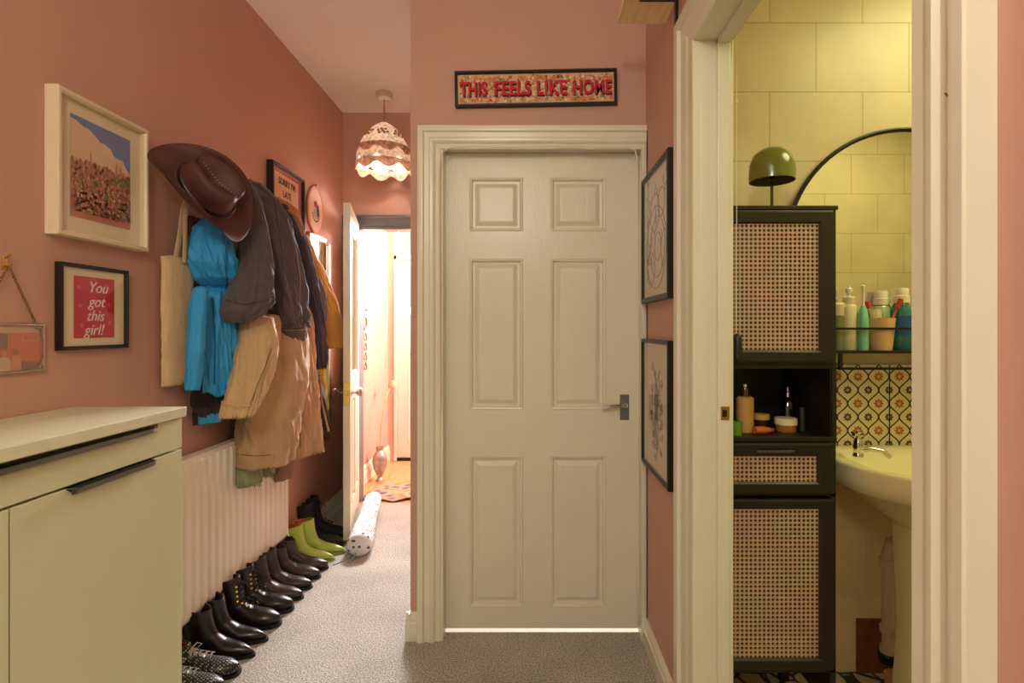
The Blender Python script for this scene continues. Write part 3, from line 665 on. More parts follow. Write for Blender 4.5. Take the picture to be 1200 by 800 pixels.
def garment(name, rows, m, parent, k=1.4, gap=.02, folds=7, amp=.10, seed=1, steps=60, n=140, hem=0.0, bulge=1.0, world=True, solid=True):
    r = random.Random(seed); p1, p2, p3 = (r.uniform(0, 6) for _ in range(3)); rings = []; y0, y1 = rows[0][0], rows[-1][0]
    for j in range(steps+1):
        t_ = j/steps; v = cubic(rows, y0+(y1-y0)*t_); cx, cy, ax, ay = fit(v[0], v[1], k, gap); s = F/cy
        z = CAMZ-((y0+(y1-y0)*t_)-385)/s; a_ = amp*min(1, .25+t_*1.1); ring = []
        for i in range(n):
            th = 2*PI*i/n
            f = 1-a_*.7+a_*(1.5*(1-abs(math.sin(folds*.5*2*th/2+p1+1.2*math.sin(2.2*t_+p2))))**1.4+.45*math.sin((folds*2-1)*th+p2+2*t_)) +(.02+.9*a_)*crease(th, z*1.5, seed*3.1)
            zz = z+hem*t_*math.sin(th*2+p3)*.5+hem*t_*.4*math.sin(folds*th+p1)
            ring.append((max(XL+.004, cx+ax*f*math.cos(th)), cy+ay*f*math.sin(th), zz))
        if j == 0:
            c0 = Vector((cx, cy, z)); rings.append([c0+(Vector(q)-c0)*.45+Vector((0, 0, .008)) for q in ring])
        rings.append(ring)
    c1 = Vector((cx, cy, z+.02)); rings.append([c1+(Vector(q)-Vector((cx, cy, z)))*.93 for q in ring]); rings.append([c1+Vector((0, 0, .05))+(Vector(q)-Vector((cx, cy, z)))*.8 for q in ring])
    o = MB().loft(rings).build(name, m, parent, world=True, smooth=True, angle=0)
    return wrinkle(o, .007, .03)
def sleeve(name, pts, rad, m, parent, flat=.8, wr=.10, wf=7, n=48, steps=50):
    P = [Vector(p) for p in pts]; out = []; ro = []
    for j in range(steps+1):
        u = j/steps*(len(P)-1); i = min(int(u), len(P)-2); t_ = u-i
        a0, a1, a2, a3 = P[max(i-1, 0)], P[i], P[i+1], P[min(i+2, len(P)-1)]
        out.append(.5*((2*a1)+(a2-a0)*t_+(2*a0-5*a1+4*a2-a3)*t_*t_+(3*a1-a0-3*a2+a3)*t_**3)); ro.append(rad[i]+(rad[i+1]-rad[i])*t_)
    o = MB().tube(out, ro, n, flat, up=(1, 0, 0), wr=wr, wf=wf).build(name, m, parent, smooth=True, angle=0)
    return wrinkle(o, .007, .03)
def cloth(n, c, vary=.06, sheen=.2, rough=.85, bs=120, bump=.25): return mat(n, c, rough, bump=bump, bscale=bs, vary=vary, vscale=9, sheen=sheen, spec=.25)
C_canvas = cloth('unbleached_canvas', (216, 184, 138)); C_blue = cloth('bright_blue_nylon', (60, 156, 218), rough=.5, sheen=0)
C_denim = cloth('washed_black_denim', (92, 80, 78)); C_navy = cloth('navy_twill', (66, 64, 76)); C_beige = cloth('beige_gabardine', (206, 170, 124))
C_tan = cloth('tan_wool', (186, 152, 112)); C_must = cloth('mustard_wool', (212, 156, 76)); C_green = cloth('sage_knit', (146, 154, 112)); C_brown = cloth('brown_knit', (146, 106, 76))
C_yel = cloth('yellow_cotton', (222, 188, 78)); C_bag = cloth('black_nylon', (44, 36, 34))

t = thing('coat_rack', 'dark wooden coat rail carrying the coats on the pink wall', 'coat rack', (XL, 2.4, 1.66))
MB().box(XL, XL+.018, 2.14, 2.80, 1.62, 1.70).build('rail', mat('dark_wood', (80, 50, 36), .5), t, bevel=.003)
for k in range(6):
    y = 2.18+.115*k; MB().tube([(XL+.015, y, 1.67), (XL+.05, y, 1.66), (XL+.06, y, 1.69)], .006, 8).tube([(XL+.015, y, 1.64), (XL+.035, y, 1.625), (XL+.04, y, 1.65)], .005, 8).build('hook', M_steel, t, smooth=True)

t = thing('tote_bag', 'plain unbleached canvas tote bag hanging leftmost under the hat', 'bag', (XL+.04, 2.0, 1.1))
garment('bag_body', [(303, 188, 221), (312, 189, 227), (360, 188, 226), (410, 189, 223), (440, 189, 221), (452, 189, 214)], C_canvas, t, k=3.4, gap=.006, folds=2, amp=.015, seed=4)
MB().tube([pt(205, 308, -1.30), pt(211, 275, -1.30), pt(214, 250, -1.30), pt(219, 232, -1.30)], .014, 10, .25, up=(1, 0, 0)).build('strap', C_canvas, t, smooth=True)
MB().tube([pt(216, 308, -1.28), pt(217, 285, -1.28), pt(217, 255, -1.28), pt(220, 232, -1.29)], .012, 10, .25, up=(1, 0, 0)).build('strap', C_canvas, t, smooth=True)

t = thing('blue_jacket', 'bright blue hooded rain jacket hanging below the cowboy hat', 'jacket', (XL+.09, 2.12, .95))
garment('hood', [(256, 238, 262), (268, 226, 270), (290, 220, 275), (308, 220, 277), (325, 226, 277), (338, 236, 276), (344, 242, 272)], C_blue, t, k=1.0, gap=.03, folds=5, amp=.16, seed=8)
garment('jacket_body', [(332, 238, 274), (345, 230, 277), (380, 228, 279), (430, 226, 278), (462, 229, 276)], C_blue, t, k=1.2, gap=.025, folds=6, amp=.13, seed=5, hem=.02)
garment('jacket_lining', [(440, 229, 263), (470, 230, 264), (494, 231, 262)], C_blue, t, k=1.3, gap=.02, folds=4, amp=.12, seed=15)
garment('sleeve', [(338, 226, 244), (360, 220, 243), (400, 219, 241), (440, 217, 238), (457, 216, 234)], C_blue, t, k=.9, gap=.11, folds=3, amp=.10, seed=44, steps=50)
t = thing('rucksack', 'dark rucksack hanging behind the blue jacket with its straps dangling', 'bag', (XL+.04, 2.15, .9))
garment('bag_body', [(400, 236, 290), (430, 226, 296), (470, 224, 292), (488, 230, 280)], C_bag, t, k=2.6, gap=.004, folds=3, amp=.08, seed=3)  # dark body also stands in for the shadow behind the straps
MB().tube([pt(232, 470, -1.30), pt(228, 485, -1.29), pt(229, 498, -1.29)], .010, 8, .4).build('strap', C_bag, t)
MB().tube([pt(268, 470, -1.29), pt(272, 490, -1.28), pt(270, 503, -1.28)], .009, 8, .4).build('strap', C_bag, t)

t = thing('scarf', 'cream patterned scarf bunched beside the hat brim', 'scarf', (XL+.1, 2.2, 1.5))
garment('scarf_cloth', [(240, 262, 284), (262, 259, 287), (285, 263, 291), (312, 266, 290), (330, 270, 290)], mat('cream_leopard', (226, 190, 140), .8, vary=.35, vscale=38), t, k=1.2, gap=.05, folds=4, amp=.18, seed=2)

t = thing('leather_strap', 'tan leather bag strap looping between the hat and the dark jacket', 'strap', (XL+.13, 2.2, 1.6))
MB().tube([pt(268, 235, -1.16), pt(269, 212, -1.17), pt(272, 206, -1.18), pt(277, 212, -1.17), pt(282, 240, -1.16), pt(284, 272, -1.16)], .009, 8, .25, up=(0, 1, 0)).build('strap_loop', mat('tan_leather', (176, 122, 78), .45), t, smooth=True)
MB().tube([pt(273, 240, -1.15), pt(275, 220, -1.16), pt(279, 225, -1.16), pt(285, 250, -1.15), pt(287, 275, -1.15)], .006, 8, .3, up=(0, 1, 0)).build('strap_loop', mat('tan_leather', (176, 122, 78), .45), t, smooth=True)

t = thing('denim_jacket', 'washed black denim jacket hanging in front of the coats', 'jacket', (XL+.15, 2.35, 1.25))
garment('jacket_body', [(212, 289, 298), (220, 285, 314), (236, 283, 330), (262, 283, 343), (300, 285, 350), (340, 291, 356), (370, 297, 360), (384, 302, 361)], C_denim, t, k=1.05, gap=.05, folds=5, amp=.15, seed=9)
garment('waistband', [(379, 314, 360), (384, 313, 361), (396, 314, 360), (401, 316, 359)], C_denim, t, k=1.05, gap=.09, folds=6, amp=.03, seed=9, steps=10)
garment('jacket_tail', [(396, 326, 358), (412, 332, 354), (428, 338, 350)], C_denim, t, k=1.2, gap=.08, folds=3, amp=.1, seed=2, steps=14)
garment('sleeve', [(222, 287, 300), (240, 284, 308), (265, 281, 314), (300, 277, 319), (330, 269, 321), (352, 260, 320), (366, 257, 310), (378, 263, 296)], C_denim, t, k=.8, gap=.15, folds=3, amp=.14, seed=41, steps=50)
MB().tube([pt(296, 214, -1.14), pt(303, 216, -1.12), pt(313, 224, -1.11), pt(322, 234, -1.11)], [.012, .018, .016, .010], 12, .5).build('collar', C_denim, t, smooth=True)
sm = mat('pale_stitching', (170, 150, 140), .7)
P_ = [(336, 262, -1.0), (345, 290, -.985), (349, 320, -.975), (348, 345, -.97)]

t = thing('navy_jacket', 'navy twill jacket hanging to the right of the black denim jacket', 'jacket', (XL+.16, 2.7, 1.2))
garment('jacket_body', [(240, 318, 338), (260, 326, 352), (290, 334, 364), (330, 342, 373), (380, 348, 381), (420, 358, 383), (432, 362, 382)], C_navy, t, k=1.0, gap=.05, folds=5, amp=.1, seed=12)
garment('grey_lining', [(328, 362, 377), (345, 364, 383), (370, 366, 384), (384, 368, 381)], cloth('grey_lining_fabric', (120, 108, 108)), t, k=1.0, gap=.10, folds=4, amp=.12, seed=13, steps=14)

t = thing('tan_coat', 'long tan wool coat hanging at the bottom of the row of coats', 'coat', (XL+.15, 2.45, .8))
garment('coat_back', [(372, 302, 356), (400, 298, 362), (450, 282, 362), (490, 275, 354), (541, 274, 348)], C_tan, t, k=1.3, gap=.03, folds=4, amp=.09, seed=21)
garment('coat_front', [(350, 345, 362), (380, 340, 368), (420, 332, 371), (470, 326, 375), (510, 322, 378), (531, 322, 379)], C_tan, t, k=1.0, gap=.06, folds=3, amp=.13, seed=24, hem=.01)
t = thing('beige_trench_coat', 'beige trench coat with its sleeve hanging below the denim jacket cuff', 'coat', (XL+.2, 2.3, 1.0))
garment('sleeve', [(372, 278, 320), (395, 274, 325), (420, 269, 324), (450, 263, 314), (475, 259, 304), (489, 257, 297)], C_beige, t, k=.75, gap=.14, folds=3, amp=.14, seed=43, steps=50)
garment('coat_body', [(370, 300, 330), (390, 300, 330), (420, 298, 322), (450, 292, 312), (480, 288, 302), (490, 289, 296)], C_beige, t, k=1.0, gap=.10, folds=3, amp=.08, seed=31, steps=20)

def fringe(mb, a, b, x, L_, n=14):
    for k in range(n):
        p = pt(a[0]+(b[0]-a[0])*k/(n-1), a[1]+(b[1]-a[1])*k/(n-1), x); mb.tube([p+Vector((0, 0, .01)), p+Vector((.001*(k % 3-1), .002*(k % 2), -L_*(.8+.2*(k % 3)/2)))], .0018, 5)
    return mb
t = thing('scarf', 'sage green fringed scarf hanging below the tan coat', 'scarf', (XL+.1, 2.45, .7))
garment('scarf_end', [(500, 279, 304), (535, 278, 306), (566, 277, 307)], C_green, t, k=1.8, gap=.06, folds=3, amp=.08, seed=6, steps=14)
garment('scarf_end', [(500, 303, 320), (535, 305, 321), (556, 307, 322)], C_green, t, k=1.6, gap=.06, folds=3, amp=.1, seed=7, steps=14)
mb = MB(); fringe(mb, (279, 566), (305, 565), -1.23, .02, 16); fringe(mb, (308, 556), (321, 555), -1.23, .02, 9); mb.build('fringe', C_green, t)
t = thing('scarf', 'brown knitted scarf hanging right of the green scarf', 'scarf', (XL+.1, 2.6, .7))
garment('scarf_end', [(500, 318, 338), (530, 317, 342), (548, 318, 346), (560, 319, 344)], C_brown, t, k=1.8, gap=.04, folds=3, amp=.1, seed=6, steps=14)

t = thing('mustard_coat', 'mustard wool coat hanging at the right end nearest the open door', 'coat', (XL+.2, 2.9, 1.25))
garment('coat_body', [(276, 346, 362), (295, 350, 370), (325, 356, 384), (360, 362, 397), (390, 366, 405), (408, 370, 409)], C_must, t, k=.9, gap=.04, folds=4, amp=.05, seed=17)
t = thing('cap', 'ochre suede flat cap on the rail above the navy jacket', 'hat', (XL+.1, 2.6, 1.6))
garment('cap_crown', [(233, 322, 330), (238, 321, 342), (248, 324, 351), (262, 330, 355), (280, 336, 357)], mat('ochre_suede', (180, 112, 52), .8, sheen=.3), t, k=1.0, gap=.05, folds=3, amp=.03, seed=18, steps=18)
MB().tube([pt(338, 246, -1.05), pt(346, 253, -1.03), pt(352, 264, -1.03), pt(355, 276, -1.04)], [.008, .016, .016, .008], 10, .3).build('brim', mat('ochre_suede', (0, 0, 0)), t, smooth=True)
t = thing('yellow_top', 'bright yellow cotton garment peeping out below the navy jacket', 'garment', (XL+.1, 2.8, 1.0))
garment('cloth_body', [(400, 358, 378), (430, 362, 381), (460, 364, 384), (481, 366, 386)], C_yel, t, k=1.0, gap=.05, folds=4, amp=.15, seed=19, steps=16)
t = thing('shoulder_bag', 'black shoulder bag at the right end beneath the yellow garment', 'bag', (XL+.1, 2.8, .9))
garment('bag_body', [(440, 350, 376), (480, 352, 384), (505, 356, 387), (511, 364, 386)], C_bag, t, k=1.2, gap=.02, folds=3, amp=.05, seed=20, steps=16)
MB().tube([pt(375, 440, -1.18), pt(377, 470, -1.16), pt(385, 505, -1.14)], .006, 8).build('strap', mat('bag_trim', (190, 150, 100), .5), t)

from mathutils.bvhtree import BVHTree
def seam(name, o, px, m, parent, r=.0016, off=.002):
    bpy.context.view_layer.update(); dg = bpy.context.evaluated_depsgraph_get(); T = BVHTree.FromObject(o, dg); c = Vector((0, 0, CAMZ)); run = []; mi_ = o.matrix_world.inverted()
    n = 26
    for k in range(n):
        u = k/(n-1)*(len(px)-1); i = min(int(u), len(px)-2); t_ = u-i; x = px[i][0]+(px[i+1][0]-px[i][0])*t_; y = px[i][1]+(px[i+1][1]-px[i][1])*t_
        d = Vector(((x-620)/F, 1, -(y-385)/F)).normalized(); h = T.ray_cast(mi_ @ c, d)
        if h[0] is not None: run.append(o.matrix_world @ h[0]-d*off)
    if len(run) > 3: MB().tube(run, r, 6).build(name, m, parent, smooth=True)
def part_of(root, kind): return [c for c in bpy.data.objects[root].children if c.name.split('.')[0] == kind]
PST = mat('pale_stitching', (178, 160, 150), .7); DST = mat('dark_seam_and_fold', (60, 46, 38), .8)
dj = bpy.data.objects['denim_jacket']; tcn = bpy.data.objects['tan_coat']; bt = bpy.data.objects['beige_trench_coat']; bj = bpy.data.objects['blue_jacket']
seam('seam', part_of('denim_jacket', 'jacket_body')[0], [(337, 256), (347, 290), (352, 325), (351, 370)], PST, dj, .0018)
seam('seam', part_of('denim_jacket', 'jacket_body')[0], [(322, 240), (330, 290), (332, 340), (328, 376)], mat('dark_denim_seam', (62, 54, 52), .8), dj, .0014)  # darker seam line of the denim, same colour on the cuff
seam('cuff_seam', part_of('denim_jacket', 'sleeve')[0], [(260, 350), (285, 357), (312, 352)], mat('dark_denim_seam', (0, 0, 0)), dj, .0016)
seam('waistband_seam', part_of('denim_jacket', 'waistband')[0], [(317, 386), (340, 387), (359, 386)], PST, dj, .0012)
seam('seam', part_of('tan_coat', 'coat_front')[0], [(352, 380), (350, 440), (352, 525)], DST, tcn, .0014)
seam('hem', part_of('tan_coat', 'coat_back')[0], [(277, 532), (295, 534), (318, 533)], DST, tcn, .0012)
seam('cuff_strap', part_of('beige_trench_coat', 'sleeve')[0], [(260, 472), (278, 477), (296, 474)], C_beige, bt, .006)
seam('seam', part_of('beige_trench_coat', 'sleeve')[0], [(318, 408), (310, 432), (300, 455), (296, 470)], DST, bt, .0012)  # dark line along a sleeve fold, its shade put into the colour
seam('zip', part_of('blue_jacket', 'jacket_body')[0], [(249, 348), (252, 400), (251, 450)], mat('dark_blue_zip', (26, 84, 130), .5), bj, .0030)
seam('drawcord', part_of('blue_jacket', 'hood')[0], [(224, 330), (245, 336), (272, 332)], mat('dark_blue_zip', (0, 0, 0)), bj, .0024)
# ------------------------------------------------------------------ cowboy hat
yl = Vector((.531, .477, -.696)).normalized(); zl = Vector((.83, -.418, .343)); zl = (zl-yl*zl.dot(yl)).normalized(); xl = yl.cross(zl)
HM = Matrix.Translation((-1.165, 1.965, CAMZ+(385-223)/329)) @ Matrix((xl.to_4d(), yl.to_4d(), zl.to_4d(), (0, 0, 0, 1))).transposed()
HM[3] = (0, 0, 0, 1)
for i in range(3):
    HM[i][0], HM[i][1], HM[i][2] = xl[i], yl[i], zl[i]
    HM[i][3] = (-1.165, 1.965, CAMZ+(385-223)/329)[i]
t = thing('cowboy_hat', 'dark brown leather cowboy hat hooked over the coats', 'hat', basis=HM)
M_leather = mat('dark_brown_leather', (84, 47, 40), .62, bump=.15, bscale=60, vary=.18, vscale=14)
n = 72; rings = []
prof = [(0, .085), (.25, .088), (.5, .098), (.75, .108), (.9, .105), (1.0, .092), (1.04, .05), (1.10, .012), (1.18, .002)]
def crown(th, q, zz):
    rx, ry = .078, .098
    x, y = rx*q*math.cos(th), ry*q*math.sin(th)
    z = zz
    if q < .95: z -= .026*math.exp(-(x/.025)**2)*(.9) ; z += .010*(y/.1)
    pin = 1-.18*math.exp(-((th-PI/2)/.5)**2)*(1 if zz > .04 else 0)
    return (x*pin, y*pin, z)
for q, zz in prof: rings.append([crown(2*PI*i/n, max(q, .01), zz) for i in range(n)])
cr = MB().loft(rings, True, False)
cr.build('crown', M_leather, t, world=False, smooth=True, angle=0)
rings = []
for j in range(12):
    u = j/11; ring = []
    for i in range(n):
        th = 2*PI*i/n; rx = .085+(.160-.085)*u; ry = .105+(.200-.105)*u; x, y = rx*math.cos(th), ry*math.sin(th)
        curl = .075*(abs(math.cos(th))**2.2)*u**1.8-.03*(abs(math.sin(th))**3)*u**1.5
        ring.append((x*(1-.14*u*abs(math.cos(th))), y, curl))
    rings.append(ring)
low = [[(x, y, z-.004) for x, y, z in r] for r in reversed(rings)]
MB().loft(rings+low+[rings[0]], False, False).build('brim', M_leather, t, world=False, smooth=True, angle=0)
mb = MB(); mb.tube([(.083*math.cos(2*PI*i/40), .104*math.sin(2*PI*i/40), .014) for i in range(40)], .0065, 8, 2.0, closed=True); mb.build('hat_band', mat('black_leather', (40, 28, 26), .4), t, world=False, smooth=True)
mb = MB()
for k in range(14):
    y = -.075+.0115*k; mb.sphere((.006, y*.95, .083+.016*abs(y)/.08), .0022, 6)
mb.build('stitching', mat('pale_thread', (190, 150, 110), .6), t, world=False)
for sx in (-1, 1):
    for sy in (-1, 1): MB().sphere((sx*.1, sy*.03, .020), .004, 8).build('vent_eyelet', M_steel, t, world=False)

# ------------------------------------------------------------------ shoes
def sole_outline(L_, w, point, n=40, x0=0):
    pts = []
    for i in range(n):
        a = 2*PI*i/n; c, s_ = math.cos(a), math.sin(a); x = L_/2+L_/2*c
        u = x/L_; base = w*(.78+.22*math.sin((u-.25)*PI*1.1)) if u < .75 else w
        e = 1.0 if c < 0 else 1+point
        ww = base*abs(s_)**(.75 if c < 0 else .75*e)
        pts.append((x+x0, ww*(1 if s_ >= 0 else -1)))
    return pts
def shoe(name, label, L_=.285, w=.047, top=.15, toe_h=.055, point=.3, heel=.02, sole=.012, shaft=(.055, .042), m=None, laces=False, eyelets=None, opening=True, lining=None, lean=0.0, elastic=False, zipp=False, group=None, lace_m=None, sole_m=None):
    t = thing(name, label, 'shoe', (0, 0, 0), group=group)
    # foot
    mb = MB(); rings = []; N = 26
    for j in range(N+1):
        u = j/N; x = .004+(L_-.008)*u
        a = math.sin(PI*min(1, (u+.02)/.12)/2)**.8 if u < .12 else 1
        taper = 1 if u < .6 else max(.04, (1-((u-.6)/.4)**(2.6-1.2*point)))**(.55+.25*point)
        waist = 1-.14*math.exp(-((u-.38)/.16)**2)
        hw = w*.90*a*taper*waist*(.80 if u < .3 else .80+.20*min(1, (u-.3)/.3))
        lift = heel*max(0, 1-u/.55)**1.0 if u < .55 else 0
        z0 = sole+lift
        if u < .34: zt_ = z0+.085
        else: v = (u-.34)/.66; zt_ = z0+toe_h*(.95 if v > .35 else 1)+(.085-toe_h)*max(0, 1-v/.55)**1.4-toe_h*(.45+.25*point)*max(0, (v-.45)/.55)**2.2
        hh = (zt_-z0); ring = []
        for i in range(24):
            th = 2*PI*i/24; cy_, sz = math.cos(th), math.sin(th)
            yy_ = hw*(abs(cy_)**.75)*(1 if cy_ >= 0 else -1); zz_ = z0+hh*(.5+.5*(abs(sz)**.8)*(1 if sz >= 0 else -1)) if sz >= 0 else z0+hh*.5*(1-abs(sz)**.35)
            ring.append((x, yy_*(1 if sz < 0 else 1-.25*sz), zz_))
        rings.append(ring)
    mb.loft(rings)
    # shaft
    rings = []; K = 14; zb_ = sole+heel*.7+.02
    for j in range(K+1):
        u = j/K; z = zb_+(top-zb_)*u; cx = .062-.010*u+lean*u+.018*(1-u); rx = shaft[0]*(1.05-.12*math.sin(u*PI))+.012*(1-u)**2; ry = shaft[1]*(.86+.14*u)
        rings.append([(cx+rx*math.cos(2*PI*i/28), ry*math.sin(2*PI*i/28)*(1-.12*math.cos(2*PI*i/28)), z+.010*u*math.cos(2*PI*i/28)*(-1 if elastic else 1)) for i in range(28)])
    cxt = .052+lean
    if opening:
        rings.append([(cxt+(q[0]-cxt)*.86, q[1]*.84, q[2]-.001) for q in rings[-1]]); rings.append([(cxt+(q[0]-cxt)*.95, q[1]*.9, q[2]-.045) for q in rings[-1]])
    mb.loft(rings)
    o = mb.build('upper', m, t, world=False, smooth=True, angle=0)
    rm = o.modifiers.new('r', 'REMESH'); rm.mode = 'VOXEL'; rm.voxel_size = .0038; rm.use_smooth_shade = True
    sm_ = o.modifiers.new('s', 'SMOOTH'); sm_.iterations = 5; sm_.factor = .5
    # sole and heel
    mb = MB(); out = sole_outline(L_, w*.96, point*.5)
    def lf(x): u = x/L_; return heel*max(0, 1-u/.55) if u < .55 else 0
    mb.loft([[(x, y, lf(x)+.0) for x, y in out], [(x, y, lf(x)+sole) for x, y in out]])
    hpoly = [(x, y) for x, y in sole_outline(.075, w*.80, 0, 24)]
    mb.loft([[(x+.002, y*.92, 0) for x, y in hpoly], [(x, y, heel*.9+.002) for x, y in hpoly]])
    mb.build('sole', sole_m or mat('black_rubber', (24, 21, 20), .55), t, world=False)
    if lining:
        MB().lathe([(.9, 0), (1.0, .003)], n=24).v
        mb = MB(); mb.loft([[(cxt+shaft[0]*.80*math.cos(2*PI*i/24), shaft[1]*.80*math.sin(2*PI*i/24), top-.030+z) for i in range(24)] for z in (0, .030)], True, False)
        mb.build('lining', lining, t, world=False)
    def top_line(v):  # point on the instep at fraction v from ankle to vamp
        zt_ = sole+heel*.3+.085
        p0 = Vector((cxt+shaft[0]*.97+.006, 0, top-.012)); p1 = Vector((.117+lean*.3, 0, min(top-.02, sole+heel*.5+.088))); p2 = Vector((L_*.66, 0, sole+toe_h+.012))
        return p0.lerp(p1, v*2) if v < .5 else p1.lerp(p2, v*2-1)
    if laces:
        mb = MB(); q = 7
        for k in range(q):
            v = .08+.84*k/(q-1); c = top_line(v); c2 = top_line(min(1, v+.10)); hw_ = .017
            mb.tube([c+Vector((-.002, -hw_, -.002)), (c+c2)/2+Vector((.004, 0, .005)), c2+Vector((-.002, hw_, -.002))], .0019, 6)
            mb.tube([c+Vector((-.002, hw_, -.002)), (c+c2)/2+Vector((.005, 0, .006)), c2+Vector((-.002, -hw_, -.002))], .0019, 6)
        c = top_line(.06)
        for sg in (-1, 1):
            mb.tube([c, c+Vector((.012, sg*.02, .012)), c+Vector((.02, sg*.04, -.004)), c+Vector((.010, sg*.024, -.012)), c], .0019, 6)
            mb.tube([c, c+Vector((.018, sg*.012, -.01)), c+Vector((.03, sg*.02, -.04))], .0018, 6)
        mb.build('laces', lace_m or mat('black_lace', (30, 27, 26), .8), t, world=False, smooth=True)
    if eyelets:
        for sg in (-1, 1):
            mb = MB()
            for k in range(7): mb.torus(top_line(.08+.84*k/6)+Vector((-.006, sg*.023, -.004)), .0034, .0016, (.4, sg*.8, .5), 10, 6)
            mb.build('eyelet_row', eyelets, t, world=False, smooth=True)
    if elastic:
        for sg in (-1, 1):
            mb = MB(); rr_ = []
            for j in range(7):
                u = j/6; z = sole+heel*.7+.06+(top-.008-(sole+heel*.7+.06))*u; hw_ = .010+.016*u; y_ = sg*(shaft[1]*(.86+.14*u)+.0006)
                rr_.append([(.060+lean*u+k_*hw_/2, y_*(1-.02*abs(k_)), z) for k_ in (-2, -1, 0, 1, 2)])
            mb.loft(rr_, False, False, closed=False).build('elastic_gusset', mat('black_elastic', (34, 30, 30), .95, bump=.4, bscale=200), t, world=False)
        mb = MB().tube([(cxt-shaft[0]*.9, 0, top-.02), (cxt-shaft[0]*1.08, 0, top+.005), (cxt-shaft[0]*1.0, 0, top+.014), (cxt-shaft[0]*.85, 0, top-.005)], .006, 6, .4)
        mb.build('pull_tab', mat('black_elastic', (0, 0, 0)), t, world=False)
    if zipp:
        mb = MB().torus((.075, -shaft[1]-.001, sole+.075), .009, .0018, (0, 1, .2), 14, 6).tube([(.06+shaft[0]*math.cos(a*PI/12)*1.02, -shaft[1]*math.sin(a*PI/12)*1.03, sole+.075) for a in range(-2, 15)], .005, 6, 1.6)
        mb.build('buckle_strap', mat('brown_black_leather', (66, 48, 42), .4), t, world=False)
    return t
BL = mat('black_polished_leather', (34, 29, 27), .30, bump=.08, bscale=40, coat=.2)
BL2 = mat('worn_black_brown_leather', (62, 48, 42), .36, bump=.15, bscale=30, vary=.25, vscale=14)
BN = mat('black_nubuck', (36, 32, 33), .7, bump=.1)
GR = mat('lime_green_leather', (176, 196, 86), .42, bump=.08, bscale=30)
def perforated():
    m = bpy.data.materials.new('black_white_woven_leather'); m.use_nodes = True; nt = m.node_tree; b = nt.nodes['Principled BSDF']
    tc = nt.nodes.new('ShaderNodeTexCoord'); mp = nt.nodes.new('ShaderNodeMapping'); mp.inputs['Rotation'].default_value = (0, PI/4, PI/4)
    c = nt.nodes.new('ShaderNodeTexChecker'); c.inputs['Scale'].default_value = 150; c.inputs[1].default_value = (.30, .28, .26, 1); c.inputs[2].default_value = (.012, .011, .011, 1)
    v = nt.nodes.new('ShaderNodeTexVoronoi'); v.inputs['Scale'].default_value = 120; v.inputs['Randomness'].default_value = .15
    r = nt.nodes.new('ShaderNodeValToRGB'); r.color_ramp.elements[0].position = .28; r.color_ramp.elements[0].color = (.5, .47, .42, 1); r.color_ramp.elements[1].position = .36; r.color_ramp.elements[1].color = (.014, .012, .012, 1)
    nt.links.new(tc.outputs['Object'], mp.inputs[0]); nt.links.new(mp.outputs[0], v.inputs['Vector']); nt.links.new(v.outputs['Distance'], r.inputs[0]); nt.links.new(r.outputs[0], b.inputs['Base Color'])
    b.inputs['Roughness'].default_value = .3; return m
PW = perforated()
GREYLACE = mat('grey_lace', (190, 180, 168), .8)
ORL = mat('orange_lining', (196, 104, 60), .7)
def put(o, d, toe_x=-1.05, rz=0.0, L_=.285, z=0):
    o.location = (toe_x-L_*math.cos(rz), d-L_*math.sin(rz), z); o.rotation_euler = (0, 0, rz); return o
def pair(o, d1, d2, lab2, rz=(0, 0), L_=.285, toe=(-1.05, -1.05)):
    put(o, d1, toe[0], rz[0], L_); c = copy_tree(o); c['label'] = lab2; put(c, d2, toe[1], rz[1], L_); return c
G = 'pairs of shoes lined up along the radiator'
o = shoe('shoe', 'black and white woven lace-up shoe cut off by the bottom edge of the photo', top=.112, toe_h=.052, point=.05, heel=.018, m=PW, laces=True, lace_m=GREYLACE, lining=ORL, w=.050, group=G)
c = pair(o, 1.89, 1.99, 'black and white woven lace-up shoe with orange lining, second shoe from the sideboard', (.06, .1))
o = shoe('chelsea_boot', 'glossy black pointed ankle boot, nearer of its pair beside the woven shoes', top=.185, toe_h=.044, point=1.0, heel=.036, m=BL, elastic=True, group=G, w=.043)
pair(o, 2.095, 2.20, 'glossy black pointed ankle boot with low heel, beside the gold-eyelet boots', (-.05, 0.02))
o = shoe('lace_up_boot', 'black lace-up boot with gold eyelets, the nearer one of its pair', top=.200, toe_h=.058, point=.12, heel=.026, sole=.016, m=BL, laces=True, eyelets=M_brass, group=G, w=.052)
pair(o, 2.315, 2.44, 'black lace-up boot with gold eyelets, the farther one of its pair', (0, 0.06))
o = shoe('ankle_boot', 'worn brown-black strapped ankle boot, nearer of its pair, mid row', top=.185, toe_h=.046, point=.35, heel=.024, m=BL2, zipp=True, group=G, w=.047)
pair(o, 2.545, 2.65, 'worn brown-black strapped ankle boot, farther of its pair, mid row', (0, 0.03))
o = shoe('ankle_boot', 'brownish black elastic-sided boot with round toe, beside the strapped boots', top=.165, toe_h=.052, point=.2, heel=.022, m=BL2, elastic=True, group=G, w=.048)
pair(o, 2.755, 2.86, 'brownish black elastic-sided boot with round toe, next to the lime green boots', (0.0, 0.04))
o = shoe('green_boot', 'lime green pointed ankle boot, the nearer one of its pair', top=.185, toe_h=.042, point=1.0, heel=.022, m=GR, lining=ORL, sole_m=mat('lime_sole', (140, 150, 70), .5), group=G, w=.045)
pair(o, 2.965, 3.065, 'lime green pointed ankle boot, the farther one of its pair', (.0, .04), toe=(-1.055, -1.03))
o = shoe('walking_boot', 'scuffed black lace-up walking boot standing in front of the open hall door edge', top=.235, toe_h=.055, point=.1, heel=.02, m=BN, laces=True, group=G, w=.050, lean=-.01)
